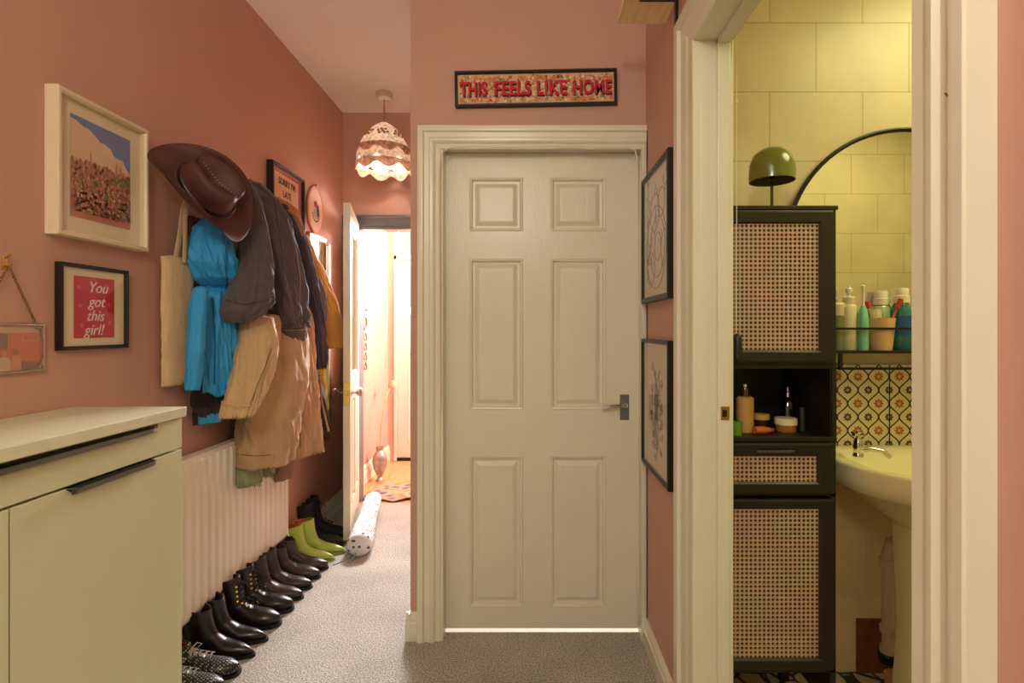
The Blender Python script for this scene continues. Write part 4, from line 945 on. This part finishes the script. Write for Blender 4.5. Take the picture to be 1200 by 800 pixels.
pair(o, 3.16, 3.31, 'scuffed black lace-up walking boot farthest back behind the green boots', (-.12, -.02), toe=(-1.075, -1.095))

# ------------------------------------------------------------------ draught excluder
t = thing('draught_excluder', 'white dotted fabric draught excluder lying along the open hall door', 'draught excluder', (-1.0, 3.4, 0))
m = bpy.data.materials.new('white_spotted_cotton'); m.use_nodes = True; nt = m.node_tree; b = nt.nodes['Principled BSDF']
tc = nt.nodes.new('ShaderNodeTexCoord'); v = nt.nodes.new('ShaderNodeTexVoronoi'); v.inputs['Scale'].default_value = 34
r = nt.nodes.new('ShaderNodeValToRGB'); r.color_ramp.elements[0].position = .27; r.color_ramp.elements[0].color = (.10, .07, .09, 1); r.color_ramp.elements[1].position = .31; r.color_ramp.elements[1].color = (.80, .76, .76, 1)
nt.links.new(tc.outputs['Object'], v.inputs['Vector']); nt.links.new(v.outputs['Distance'], r.inputs[0]); nt.links.new(r.outputs[0], b.inputs['Base Color']); b.inputs['Roughness'].default_value = .85
pts = []; rad = []
for k in range(26):
    u = k/25; x = -.935-.165*u; y = 3.00+.87*u
    pts.append((x, y, .060)); rad.append((.068-.016*u)*(.86 if k in (0, 25) else 1)*(1+.05*math.sin(9*u)))
MB().tube(pts, rad, 22, .92, up=(0, 0, 1), wr=.03).build('stuffed_tube', m, t, smooth=True, angle=0)
MB().tube([(-.965, 3.03, .02), (-.99, 2.98, .006), (-1.02, 2.93, .004), (-1.04, 2.90, .004)], .004, 6).tube([(-.965, 3.03, .03), (-.95, 2.99, .02), (-.96, 2.96, .006)], .004, 6).build('ribbon_tie', mat('pale_blue_ribbon', (150, 176, 190), .6), t)

# ------------------------------------------------------------------ entrance things
M_orn = mat('dull_pewter', (150, 126, 118), .4, metal=.7)
t = wall_thing('horse_ornament', 'metal horse head ornament with a ring on the entrance wall beyond the open door', 'ornament', 'L', (XL+.001, 4.42, CAMZ+.12))
hp_ = [(-.05, .12), (-.03, .16), (-.02, .13), (.02, .12), (.07, .05), (.065, .02), (.03, .04), (.0, .03), (.02, -.03), (-.05, -.02), (-.06, .05)]
MB().prism(hp_, 0, .014).build('horse_head', M_orn, t, world=False, bevel=.004)
MB().torus((.01, -.075, .008), .05, .007, (0, 0, 1), 24, 8).build('ring', M_orn, t, world=False, smooth=True)
t = wall_thing('horse_ornament', 'second metal ornament of linked horseshoes hanging below the horse head ornament', 'ornament', 'L', (XL+.001, 4.42, CAMZ-.16))
mb = MB()
for k, yk in enumerate((.08, .0, -.08, -.16)):
    mb.tube([(.045*math.cos(a), yk+.05*math.sin(a), .01) for a in [(-.3+j*.33)*1 for j in range(12)]], .008, 8, .8)
    mb.sphere((0, yk, .01), .018, 10, (1, 1, .5))
mb.build('horseshoes', M_orn, t, world=False, smooth=True)
t = thing('silver_vase', 'small silvery vase with one long dried stem by the entrance skirting', 'vase', (-1.245, 4.5, 0))
vp = Vector((-1.235, 4.52, 0))
MB().lathe([(0, 0), (.035, 0), (.03, .012), (.018, .03), (.05, .10), (.062, .16), (.05, .215), (.026, .25), (.034, .28), (.03, .28), (.02, .25)], vp, 24).build('vase_body', mat('tarnished_silver', (176, 160, 150), .35, metal=.7, vary=.3, vscale=20), t, smooth=True)
mb = MB().tube([vp+Vector((0, 0, .2)), vp+Vector((.0, .05, .45)), vp+Vector((.02, .12, .68)), vp+Vector((.045, .2, .76))], .006, 6); mb.sphere(vp+Vector((.05, .21, .77)), .035, 12, (1, 1, 1.3)); mb.build('dried_stem', mat('dried_straw', (206, 150, 112), .8), t, smooth=True)
t = thing('rug', 'rumpled orange and blue-grey patterned rug on the entrance floorboards', 'rug', (-.9, 4.25, 0))
mb = MB(); nx, ny = 30, 22; vs = []
for j in range(ny+1):
    for i in range(nx+1):
        x = -1.22+.72*i/nx; y = 3.99+.5*j/ny+.03*math.sin(i*.5); vs.append((x, y, .010+.018*max(0, math.sin(i*.55+j*.35))*math.exp(-((j-6)/7)**2)+.003*math.sin(i*1.1)))
top_ = len(vs); vs2 = [(x, y, z-.009) for x, y, z in vs]
fs = [(j*(nx+1)+i, j*(nx+1)+i+1, (j+1)*(nx+1)+i+1, (j+1)*(nx+1)+i) for j in range(ny) for i in range(nx)]
mb.add(vs, fs); mb.add(vs2, [tuple(reversed(f)) for f in fs])
m = bpy.data.materials.new('patterned_rug'); m.use_nodes = True; nt = m.node_tree; b = nt.nodes['Principled BSDF']; tc = nt.nodes.new('ShaderNodeTexCoord')
v = nt.nodes.new('ShaderNodeTexVoronoi'); v.inputs['Scale'].default_value = 9; r = nt.nodes.new('ShaderNodeValToRGB'); e = r.color_ramp.elements
e[0].position = .2; e[0].color = (.10, .11, .16, 1); e[1].position = .75; e[1].color = (.45, .17, .05, 1); q = e.new(.45); q.color = (.5, .33, .2, 1)
nt.links.new(tc.outputs['Object'], v.inputs['Vector']); nt.links.new(v.outputs['Distance'], r.inputs[0]); nt.links.new(r.outputs[0], b.inputs['Base Color']); b.inputs['Roughness'].default_value = .95
mb.build('rug_pile', m, t, smooth=True, angle=0)

# ------------------------------------------------------------------ bathroom
CANE = cane_mat()
M_bcab = mat('black_painted_wood', (38, 32, 26), .42, bump=.08, bscale=40)
cy_ = 1.65; sC = F/cy_; cxm = (904.5-620)/sC; hwc = .196
zc_ = lambda py: CAMZ-(py-385)/sC
t = thing('cane_cabinet', 'tall black bathroom cabinet with woven cane doors and a drawer', 'cabinet', (cxm, cy_+.16, 0))
x0, x1 = .568, cxm+hwc; yb = cy_+.33
mb = MB().box(x0, x0+.018, cy_+.004, yb, .10, zc_(244)).box(x1-.018, x1, cy_+.004, yb, .10, zc_(244)).box(x0, x1, yb-.008, yb, .10, zc_(244))
mb.box(x0, x1, cy_+.002, yb, zc_(432), zc_(424)).box(x0, x1, cy_-.002, yb, zc_(517), zc_(512)).box(x0, x1, cy_+.004, yb, zc_(582), zc_(577)).box(x0, x1, cy_+.004, yb, zc_(789), zc_(782))
mb.box(x0, x0+.012, cy_, yb, zc_(512), zc_(432)).box(x1-.014, x1, cy_, yb, zc_(512), zc_(424)).box(x0, x1, cy_+.02, yb, zc_(680)-.004, zc_(680))
mb.build('cabinet_body', M_bcab, t, bevel=.001)
MB().box(x0-.004, x1+.002, cy_-.006, yb, zc_(246), zc_(241)).build('cabinet_top', M_bcab, t, bevel=.002)
for sx in (x0+.002, x1-.032):
    for yy in (cy_+.006, yb-.036): MB().box(sx, sx+.03, yy, yy+.03, 0, .10).build('leg', M_bcab, t, bevel=.002)
def cane_front(name, pya, pyb, pra, prb, mid_right=957, outer=974):
    """framed front between pixel rows pya..pyb with the cane showing from pra to prb"""
    X1 = (outer-620)/sC; X0 = .570; I1 = (mid_right-620)/sC; I0 = .598; za, zb_, ca, cb_ = zc_(pyb), zc_(pya), zc_(prb), zc_(pra)
    mb = MB(); y = cy_-.016
    def R(ax, bx, az, bz, yy): return [(ax, yy, az), (bx, yy, az), (bx, yy, bz), (ax, yy, bz)]
    mb.loft([R(X0, X1, za, zb_, cy_), R(X0, X1, za, zb_, y), R(X0+.006, X1-.006, za+.006, zb_-.006, y-.002), R(I0-.006, I1+.006, ca-.006, cb_+.006, y-.001), R(I0, I1, ca, cb_, y+.005), R(I0, I1, ca, cb_, cy_), R(X0, X1, za, zb_, cy_)], False, False)
    f = mb.build(name, M_bcab, t)
    MB().box(I0-.003, I1+.003, y+.006, y+.009, ca-.003, cb_+.003).build('cane_panel', CANE, f)
    return f
cane_front('cabinet_door', 247.5, 425, 263, 410)
dw = cane_front('drawer', 518, 577, 533.5, 563, 955)
MB().box((882-620)/sC, (926-620)/sC, cy_-.030, cy_-.024, zc_(528), zc_(525)).box((884-620)/sC, (886-620)/sC, cy_-.026, cy_-.016, zc_(528), zc_(525)).box((922-620)/sC, (924-620)/sC, cy_-.026, cy_-.016, zc_(528), zc_(525)).build('drawer_handle', M_steel, dw, bevel=.001)
cane_front('cabinet_door', 583, 781, 595, 768)
# mushroom lamp
lx, ly = (904-620)/sC, cy_+.0+.10; sL = F/ly; lz = zc_(241)
t = thing('table_lamp', 'small olive green mushroom dome lamp standing on top of the cane cabinet', 'lamp', (lx, ly, lz))
lx = (904.5-620)/sL; LG = mat('olive_green_enamel', (104, 108, 44), .22, coat=.3)
hL = .205; R0 = 25.5/sL
MB().lathe([(0, 0), (.042, 0), (.042, .004), (.036, .010), (.006, .014)], (lx, ly, lz), 28).build('lamp_base', M_steel, t, smooth=True)
MB().tube([(lx, ly, lz+.01), (lx, ly, lz+hL-.085)], .0045, 12).lathe([(.0, -.002), (.010, -.002), (.010, .010), (0, .012)], (lx, ly, lz+hL-.098), 14).build('lamp_stem', M_bcab, t, smooth=True)
MB().lathe([(R0, hL-.104), (R0*1.0, hL-.075), (R0*.97, hL-.05), (R0*.82, hL-.022), (R0*.5, hL-.004), (0.001, hL), (R0*.48, hL-.007), (R0*.78, hL-.026), (R0*.93, hL-.052), (R0*.96, hL-.075), (R0*.96, hL-.104), (R0, hL-.104)], (lx, ly, lz), 36, cap=False).build('lamp_shade', LG, t, smooth=True)
# arched mirror
t = thing('arched_mirror', 'large arched wall mirror with thin black frame behind the cane cabinet', 'mirror', (1.378, 1.99, 1.19))
mcx = (1061-620)/322; mr = 140/322; zc0 = CAMZ+(385-292)/322; zb_ = 1.20
arc = [(mcx-mr, zb_)]+[(mcx-mr*math.cos(PI*i/40), zc0+mr*math.sin(PI*i/40)) for i in range(41)]+[(mcx+mr, zb_)]
MB().add([(x, 1.986, z) for x, z in arc], [tuple(range(len(arc)))]).add([(x, 1.999, z) for x, z in arc], [tuple(reversed(range(len(arc))))]).build('mirror_glass', mat('mirror_silver_glass', (232, 232, 226), .01, metal=1), t)
MB().tube([(x, 1.984, z) for x, z in arc]+[(mcx+mr, 1.984, zb_), (mcx-mr, 1.984, zb_)], .008, 8, 1.2, up=(0, 1, 0)).build('mirror_frame', M_black, t, smooth=True)
# wire shelf
t = thing('wire_shelf', 'black wire shelf rack below the mirror holding the toiletries', 'shelf', (1.35, 1.93, 1.17))
sx0, sx1 = .985, 1.78; yf = 1.875; ybk = 1.988; zs = 1.181
mb = MB().box(sx0, sx1, yf, ybk, zs-.010, zs)
MB.build(mb, 'shelf_board', M_black, t, bevel=.001)
mb = MB()
zr = CAMZ-(385-385)/341.; 
mb.box(sx0, sx1, yf-.004, yf+.004, zr-.004, zr+.004).box(sx0, sx0+.008, yf-.004, ybk, zr-.004, zr+.004).box(sx1-.008, sx1, yf-.004, ybk, zr-.004, zr+.004)
for x in (sx0, sx1-.008): mb.box(x, x+.008, yf-.004, yf+.004, zs, zr)
mb.build('guard_rail', M_black, t)
zl_ = CAMZ-(431-385)/341
bx = (984-620)/341
MB().box(bx, sx1-.03, yf+.002, yf+.012, zl_-.007, zl_+.002).box(bx, bx+.011, yf+.002, yf+.012, zl_, zs-.01).box(sx1-.041, sx1-.03, yf+.002, yf+.012, zl_, zs-.01).box(bx, bx+.011, yf, ybk, zl_-.006, zl_+.002).box(sx1-.041, sx1-.03, yf, ybk, zl_-.006, zl_+.002).build('towel_bar', M_black, t)
# toiletries on the shelf
GT = 'toiletries on the black wire shelf'
def bottle(name, label, cat, px, d, parts, base=None, group=GT, n=24, sx=1, sy=1):
    s = F/d; x = (px-620)/s; z0 = zs if base is None else base
    t = thing(name, label, cat, (x, d, z0), group=group)
    for (pn, prof, m, cap) in parts: MB().lathe(prof, (0, 0, 0), n, cap, sx, sy).build(pn, m, t, world=False, smooth=True, angle=40)
    return t
plast = mat('cream_plastic', (232, 216, 168), .35); mint = mat('mint_plastic', (136, 206, 168), .25); beige = mat('beige_ceramic', (224, 184, 132), .5); whitep = mat('white_plastic', (240, 232, 210), .35)
seag = mat('sea_green_liquid', (30, 120, 110), .12, coat=.5); clearg = mat('pale_green_plastic', (168, 190, 140), .2, coat=.4); bluep = mat('blue_label', (40, 90, 150), .4); pinkp = mat('pink_plastic', (214, 90, 90), .35)
bottle('pump_bottle', 'cream pump bottle, tallest at the left of the wire shelf', 'bottle', 995, 1.93, [('bottle_body', [(0, 0), (.025, 0), (.027, .006), (.027, .150), (.024, .158), (.021, .160), (.021, .185), (.017, .188), (0, .189)], plast, True), ('pump', [(0, .188), (.006, .188), (.006, .200), (.011, .203), (.011, .216), (.004, .220), (.004, .226), (0, .227)], whitep, True)])
bottle('jar', 'pale lidded jar half hidden by the cane cabinet edge on the wire shelf', 'jar', 983, 1.945, [('jar_body', [(0, 0), (.026, 0), (.027, .08), (.027, .12), (0, .12)], mat('grey_green_glass', (140, 140, 96), .2), True), ('lid', [(0, .121), (.028, .121), (.028, .16), (.02, .168), (0, .168)], plast, True)])
tb = bottle('electric_toothbrush', 'mint green electric toothbrush standing beside the beige cup', 'toothbrush', 1011.5, 1.90, [('handle', [(0, 0), (.016, 0), (.017, .01), (.017, .11), (.013, .14), (.006, .155), (0, .156)], mint, True), ('brush_neck', [(0, .155), (.005, .155), (.004, .20), (.006, .212), (.007, .224), (0, .228)], whitep, True)])
bottle('toothbrush_cup', 'beige tapered ceramic cup in the middle of the wire shelf', 'cup', 1032, 1.915, [('cup_body', [(0, 0), (.034, 0), (.038, .03), (.045, .112), (.041, .112), (.035, .03), (.03, .006), (0, .006)], beige, False)])
def rod(name, label, cat, p0, p1, parts):
    t = thing(name, label, cat, p0, group=GT)
    for pn, a, b_, r, m in parts:
        q0 = Vector(p0).lerp(Vector(p1), a); q1 = Vector(p0).lerp(Vector(p1), b_); MB().tube([q0, (q0+q1)/2, q1], r, 10).build(pn, m, t, smooth=True)
    return t
cs = F/1.915; ccx = (1032-620)/cs
rod('toothbrush', 'pink toothbrush leaning out of the beige cup to the right', 'toothbrush', (ccx-.005, 1.91, zs+.012), (ccx+.062, 1.90, zs+.178), [('brush_handle', 0, .82, .004, pinkp), ('brush_head', .8, 1, .008, mat('red_bristle', (196, 60, 50), .6))])
rod('toothbrush', 'red-headed toothbrush leaning out of the beige cup to the left', 'toothbrush', (ccx+.008, 1.925, zs+.012), (ccx-.038, 1.93, zs+.172), [('brush_handle', 0, .85, .004, whitep), ('brush_head', .84, 1, .009, mat('red_bristle', (0, 0, 0)))])
rod('toothpaste_tube', 'white toothpaste tube standing cap up in the beige cup', 'tube', (ccx-.012, 1.91, zs+.012), (ccx-.022, 1.91, zs+.142), [('tube_body', 0, .8, .016, whitep), ('cap', .78, 1, .017, plast)])
bottle('lotion_bottle', 'pale green bottle with ribbed white cap behind the beige cup', 'bottle', 1032, 1.965, [('bottle_body', [(0, 0), (.03, 0), (.033, .01), (.033, .12), (.028, .15), (.022, .158), (0, .16)], clearg, True), ('cap', [(0, .16), (.024, .16), (.0245, .182), (.022, .184), (.022, .205), (.020, .21), (0, .21)], whitep, True)])
bottle('mouthwash_bottle', 'sea green mouthwash bottle with blue label and white cap, right of the beige cup', 'bottle', 1056, 1.935, [('bottle_body', [(0, 0), (.032, 0), (.034, .01), (.034, .13), (.026, .158), (.022, .165), (0, .166)], seag, True), ('label', [(.0345, .05), (.0346, .12), (.0347, .05)], bluep, False), ('cap', [(0, .166), (.026, .166), (.026, .19), (.023, .192), (.023, .214), (.021, .218), (0, .218)], whitep, True)])
# toiletries in the niche
zn = zc_(512); GN = 'toiletries in the open compartment of the cane cabinet'
amber = mat('dark_amber_glass', (70, 40, 18), .12, coat=.6); lab = mat('kraft_label', (208, 160, 88), .6); tin = mat('tin_lid', (214, 176, 100), .4)
bottle('serum_bottle', 'bottle with kraft label and amber neck, left in the open compartment', 'bottle', 873, 1.74, [('bottle_body', [(0, 0), (.026, 0), (.027, .004), (.027, .106), (.02, .112), (0, .113)], lab, True), ('neck', [(0, .112), (.014, .112), (.012, .138), (.010, .142), (.0, .143)], amber, True), ('cap', [(0, .142), (.005, .142), (.005, .15), (0, .151)], whitep, True)], base=zn, group=GN)
bottle('cream_jar', 'small tan lidded jar behind the orange tube', 'jar', 892, 1.80, [('jar_body', [(0, 0), (.024, 0), (.024, .030), (0, .030)], amber, True), ('lid', [(0, .03), (.026, .03), (.026, .047), (0, .048)], tin, True)], base=zn, group=GN)
bottle('cream_tub', 'wide cream-lidded tub at the centre of the open compartment', 'jar', 921, 1.74, [('jar_body', [(0, 0), (.028, 0), (.031, .004), (.031, .024), (0, .024)], mat('honey_plastic', (170, 116, 56), .3), True), ('lid', [(0, .024), (.034, .024), (.034, .042), (.032, .044), (0, .044)], plast, True)], base=zn, group=GN)
bottle('dropper_bottle', 'dark dropper bottle with silver collar behind the cream-lidded tub', 'bottle', 923, 1.83, [('bottle_body', [(0, 0), (.024, 0), (.024, .08), (.010, .10), (0, .10)], mat('black_glass', (12, 12, 14), .05, coat=1), True), ('dropper', [(0, .10), (.011, .10), (.011, .115), (.006, .118), (.005, .132), (0, .134)], M_chrome, True)], base=zn, group=GN)
bottle('mascara_tube', 'slim dark tube right of the dropper bottle', 'tube', 940, 1.76, [('tube_body', [(0, 0), (.009, 0), (.009, .075), (0, .075)], mat('grey_tube', (56, 52, 48), .3), True)], base=zn, group=GN)
bottle('green_tub', 'green plastic tub at the left edge of the open compartment', 'jar', 862, 1.69, [('tub_body', [(0, 0), (.018, 0), (.019, .03), (0, .03)], mat('leaf_green', (96, 150, 44), .35), True), ('lid', [(0, .03), (.020, .03), (.020, .040), (0, .040)], mat('leaf_green', (0, 0, 0)), True)], base=zn, group=GN)
s_ = F/1.69; p0 = Vector(((884-620)/s_, 1.69, zn+.014)); p1 = Vector(((909-620)/s_, 1.71, zn+.010))
t = thing('hand_cream_tube', 'orange squeeze tube lying on its side in front of the jars', 'tube', p0, group=GN)
MB().tube([p0, p0.lerp(p1, .4), p0.lerp(p1, .8)], [.012, .014, .009], 14, .9).build('tube_body', mat('orange_plastic', (200, 104, 50), .4), t, smooth=True)
MB().tube([p0.lerp(p1, .8), p1], .007, 12).build('cap', mat('orange_dark', (150, 74, 40), .4), t)

# splashback of patterned tile
mb = MB(); X0, X1, Z0, Z1 = .60, 1.80, .832, 1.125; yy = 1.992
mb.m(0).box(X0, X1, yy, 2.0, Z0, Z1)
pw, ph_ = .0755, .0985
ox = (1005.-620)/321; oz = CAMZ-(441-385)/321
def ribbon(pts, wd, y):
    L2 = [];
    for i, (x, z) in enumerate(pts):
        a_ = pts[max(0, i-1)]; b_ = pts[min(len(pts)-1, i+1)]; dx, dz = b_[0]-a_[0], b_[1]-a_[1]; l = math.hypot(dx, dz) or 1; L2.append(((x-dz/l*wd, y, z+dx/l*wd), (x+dz/l*wd, y, z-dx/l*wd)))
    vs = [p for q in L2 for p in q]; mb.add(vs, [(2*i, 2*i+1, 2*i+3, 2*i+2) for i in range(len(pts)-1)])
def flower(x, z, r, mi):
    mb.m(mi)
    if not (X0+r < x < X1-r and Z0 < z < Z1): return
    for k in range(8):
        a_ = k*PI/4; c, s2 = math.cos(a_), math.sin(a_)
        q = [(.15, 0), (.6, .24), (1, 0), (.6, -.24)]
        mb.add([(x+r*(u*c-v*s2), yy-.0008, max(Z0, min(Z1, z+r*(u*s2+v*c)))) for u, v in q], [(0, 1, 2, 3)])
for k in range(-8, 12):
    for sg in (1, -1):
        pts = []
        for j in range(61):
            z = Z0+(Z1-Z0)*j/60; x = ox+k*pw+sg*(pw/4+pw/4*math.cos(2*PI*(z-oz)/ph_)); pts.append((x, z))
        if pts and X0+.02 < ox+k*pw+sg*pw/4 < X1-.03: mb.m(1); ribbon(pts, .0023, yy-.0006)
    for j in range(-4, 3):
        flower(ox+k*pw, oz+j*ph_, .019, 2); flower(ox+(k+.5)*pw, oz+(j+.5)*ph_, .017, 3)
mb.m(1)
for q in range(-1, 3):
    xg = (1042-620)/321+q*.302
    if X0 < xg < X1: mb.box(xg-.0018, xg+.0018, yy-.0014, yy, Z0, Z1)
o = mb.build('trim_8', [mat('pattern_tile_glaze', (230, 212, 168), .3), mat('pattern_black', (36, 32, 26), .5), mat('pattern_ochre', (176, 104, 40), .5), mat('pattern_charcoal', (58, 50, 50), .5)]); struct(o)

# basin
t = thing('wash_basin', 'cream pedestal wash basin on the tiled back wall beside the cane cabinet', 'basin', (1.30, 1.8, 0))
CER = mat('cream_ceramic', (236, 226, 176), .12, coat=.4)
def outl(sc, z, bcx=1.30, y0_=2.0-.002, w_=.305, dp=.52, n=56, e=.42, dy=0):
    pts = []
    for i in range(n):
        a_ = 2*PI*i/n; c, s2 = math.cos(a_), math.sin(a_)
        x = w_*sc*(abs(c)**e)*(1 if c >= 0 else -1)
        yv = (abs(s2)**(e if s2 > 0 else .75))*(1 if s2 >= 0 else -1)
        front = 1 if s2 >= 0 else 1
        x *= (1-.30*max(0, -yv)**1.5)
        pts.append((bcx+x, y0_-dp/2+yv*dp/2*sc+dy, z))
    return pts
zr_ = .832
rings = [outl(.28, zr_-.235, dy=.03), outl(.42, zr_-.185, dy=.03), outl(.66, zr_-.130, dy=.02), outl(.88, zr_-.090), outl(.975, zr_-.075), outl(1.0, zr_-.05), outl(1.0, zr_-.008), outl(.985, zr_), outl(.93, zr_+.001), outl(.80, zr_-.006, dy=-.025), outl(.72, zr_-.05, dy=-.03), outl(.55, zr_-.11, dy=-.03), outl(.2, zr_-.14, dy=-.03)]
MB().loft(rings).build('basin_bowl', CER, t, smooth=True, angle=60)
mb = MB(); rings = []
for z, wd, dpp in ((0, .125, .12), (.03, .12, .115), (.3, .10, .10), (.62, .115, .11), (.70, .13, .12)):
    rings.append([(1.305+wd*math.cos(PI+PI*i/20), 1.79+dpp*math.sin(PI+PI*i/20), z) for i in range(21)]+[(1.305+wd*.85*math.cos(2*PI-PI*i/20), 1.79+dpp*.85*math.sin(2*PI-PI*i/20), z) for i in range(21)])
mb.loft(rings); mb.build('pedestal', CER, t, smooth=True)
t = thing('tap', 'small chrome pillar tap on the left back corner of the basin', 'tap', (1.10, 1.86, zr_))
tx, ty = (1005.5-620)/352, F/352
MB().lathe([(0, 0), (.017, 0), (.016, .006), (.013, .012), (.016, .030), (.014, .050), (.008, .060), (0, .061)], (tx, ty, zr_), 20).tube([(tx, ty, zr_+.02), (tx+.035, ty-.01, zr_+.026), (tx+.065, ty-.025, zr_+.022), (tx+.085, ty-.035, zr_+.004)], [.010, .009, .008, .008], 12).build('tap_body', M_chrome, t, smooth=True)
mb = MB().lathe([(0, .06), (.006, .06), (.006, .070), (.009, .074), (.007, .082), (0, .084)], (tx, ty, zr_), 14)
for k in range(4): a_ = k*PI/2+.4; mb.tube([(tx, ty, zr_+.072), (tx+.022*math.cos(a_), ty+.022*math.sin(a_), zr_+.074)], [.005, .006], 8)
mb.build('tap_handle', M_chrome, t, smooth=True)
# waste pipe
t = thing('waste_pipe', 'white plastic waste pipe running down beside the basin pedestal', 'pipe', (1.25, 1.94, 0))
wx, wy = (1041-620)/328, F/328; zz_ = lambda py: CAMZ-(py-385)/328; PP = mat('aged_white_plastic', (216, 190, 150), .45)
MB().tube([(wx+.10, wy-.02, zz_(632)), (wx+.04, wy-.01, zz_(631)), (wx+.012, wy, zz_(636)), (wx, wy, zz_(648)), (wx, wy, zz_(700)), (wx, wy, zz_(765))], .021, 18).build('pipe', PP, t, smooth=True)
for a_, b_ in ((654, 666), (733, 741), (757, 764)): MB().lathe([(.020, zz_(b_)), (.028, zz_(b_)), (.028, zz_(a_)), (.020, zz_(a_))], (wx, wy, 0), 20).build('collar', PP, t, smooth=True)
MB().lathe([(.030, zz_(775)), (.033, zz_(766)), (.024, zz_(762))], (wx, wy, 0), 20).build('seal', M_black, t, smooth=True)
t = thing('soil_pipe_box', 'open brown recess box with an earthenware socket at the foot of the waste pipe', 'pipe box', (1.24, 1.96, 0))
bx0, bx1 = (1004-620)/321, (1033-620)/321; zt_ = CAMZ-(725-385)/321
MB().box(bx0, bx1+.05, 1.992, 1.999, .0, zt_).build('recess_panel', mat('brown_board', (120, 70, 34), .7, vary=.4, vscale=14), t)
MB().lathe([(.02, .0), (.034, .0), (.040, .045), (.034, .045), (.024, .01)], ((1042-620)/330, 1.90, .005), 20, cap=False).build('socket', mat('terracotta_cream', (214, 160, 104), .6), t, smooth=True)

# pull cord
t = thing('pull_cord', 'white light pull cord with a dark wooden pull hanging inside the bathroom doorway', 'pull cord', (.62, 1.62, 2.69))
dC = 1.575; p = lambda px, py: pd(px, py, dC)
MB().tube([(p(863.3, 0).x, dC, 2.70), (p(863.3, 0).x, dC, zof(392, dC))], .0011, 6).lathe([(0, 0), (.003, .002), (.003, .008), (0, .010)], p(863.3, 121), 8).build('cord', mat('white_cord', (236, 226, 170), .6), t)
MB().lathe([(0, 0), (.011, .001), (.012, .006), (.012, .060), (.009, .070), (.004, .074), (0, .075)], p(864.2, 421), 16).build('wooden_pull', M_bcab, t, smooth=True)
# strike plate and keep on the door stop
t = thing('strike_plate', 'small brass strike plate let into the bathroom door frame', 'door hardware', (.54, BY1-.012, 1.02))
sz = F/(BY1-.013); 
MB().box(.522, .545, BY1-.0145, BY1-.013, CAMZ-(492-385)/430, CAMZ-(476-385)/430).build('plate', M_brass, t); MB().box(.526, .538, BY1-.0152, BY1-.0145, CAMZ-(488-385)/430, CAMZ-(480-385)/430).build('hole', M_black, t)
t = thing('screw_hook', 'tiny screw hook in the architrave nearest the camera', 'hook', (.445, .576, 1.5))
hz_ = 1.256+(385-111)/1120.
MB().tube([(.447, .576, hz_), (.440, .574, hz_), (.437, .574, hz_+.003)], .0012, 6).build('hook_wire', M_steel, t)
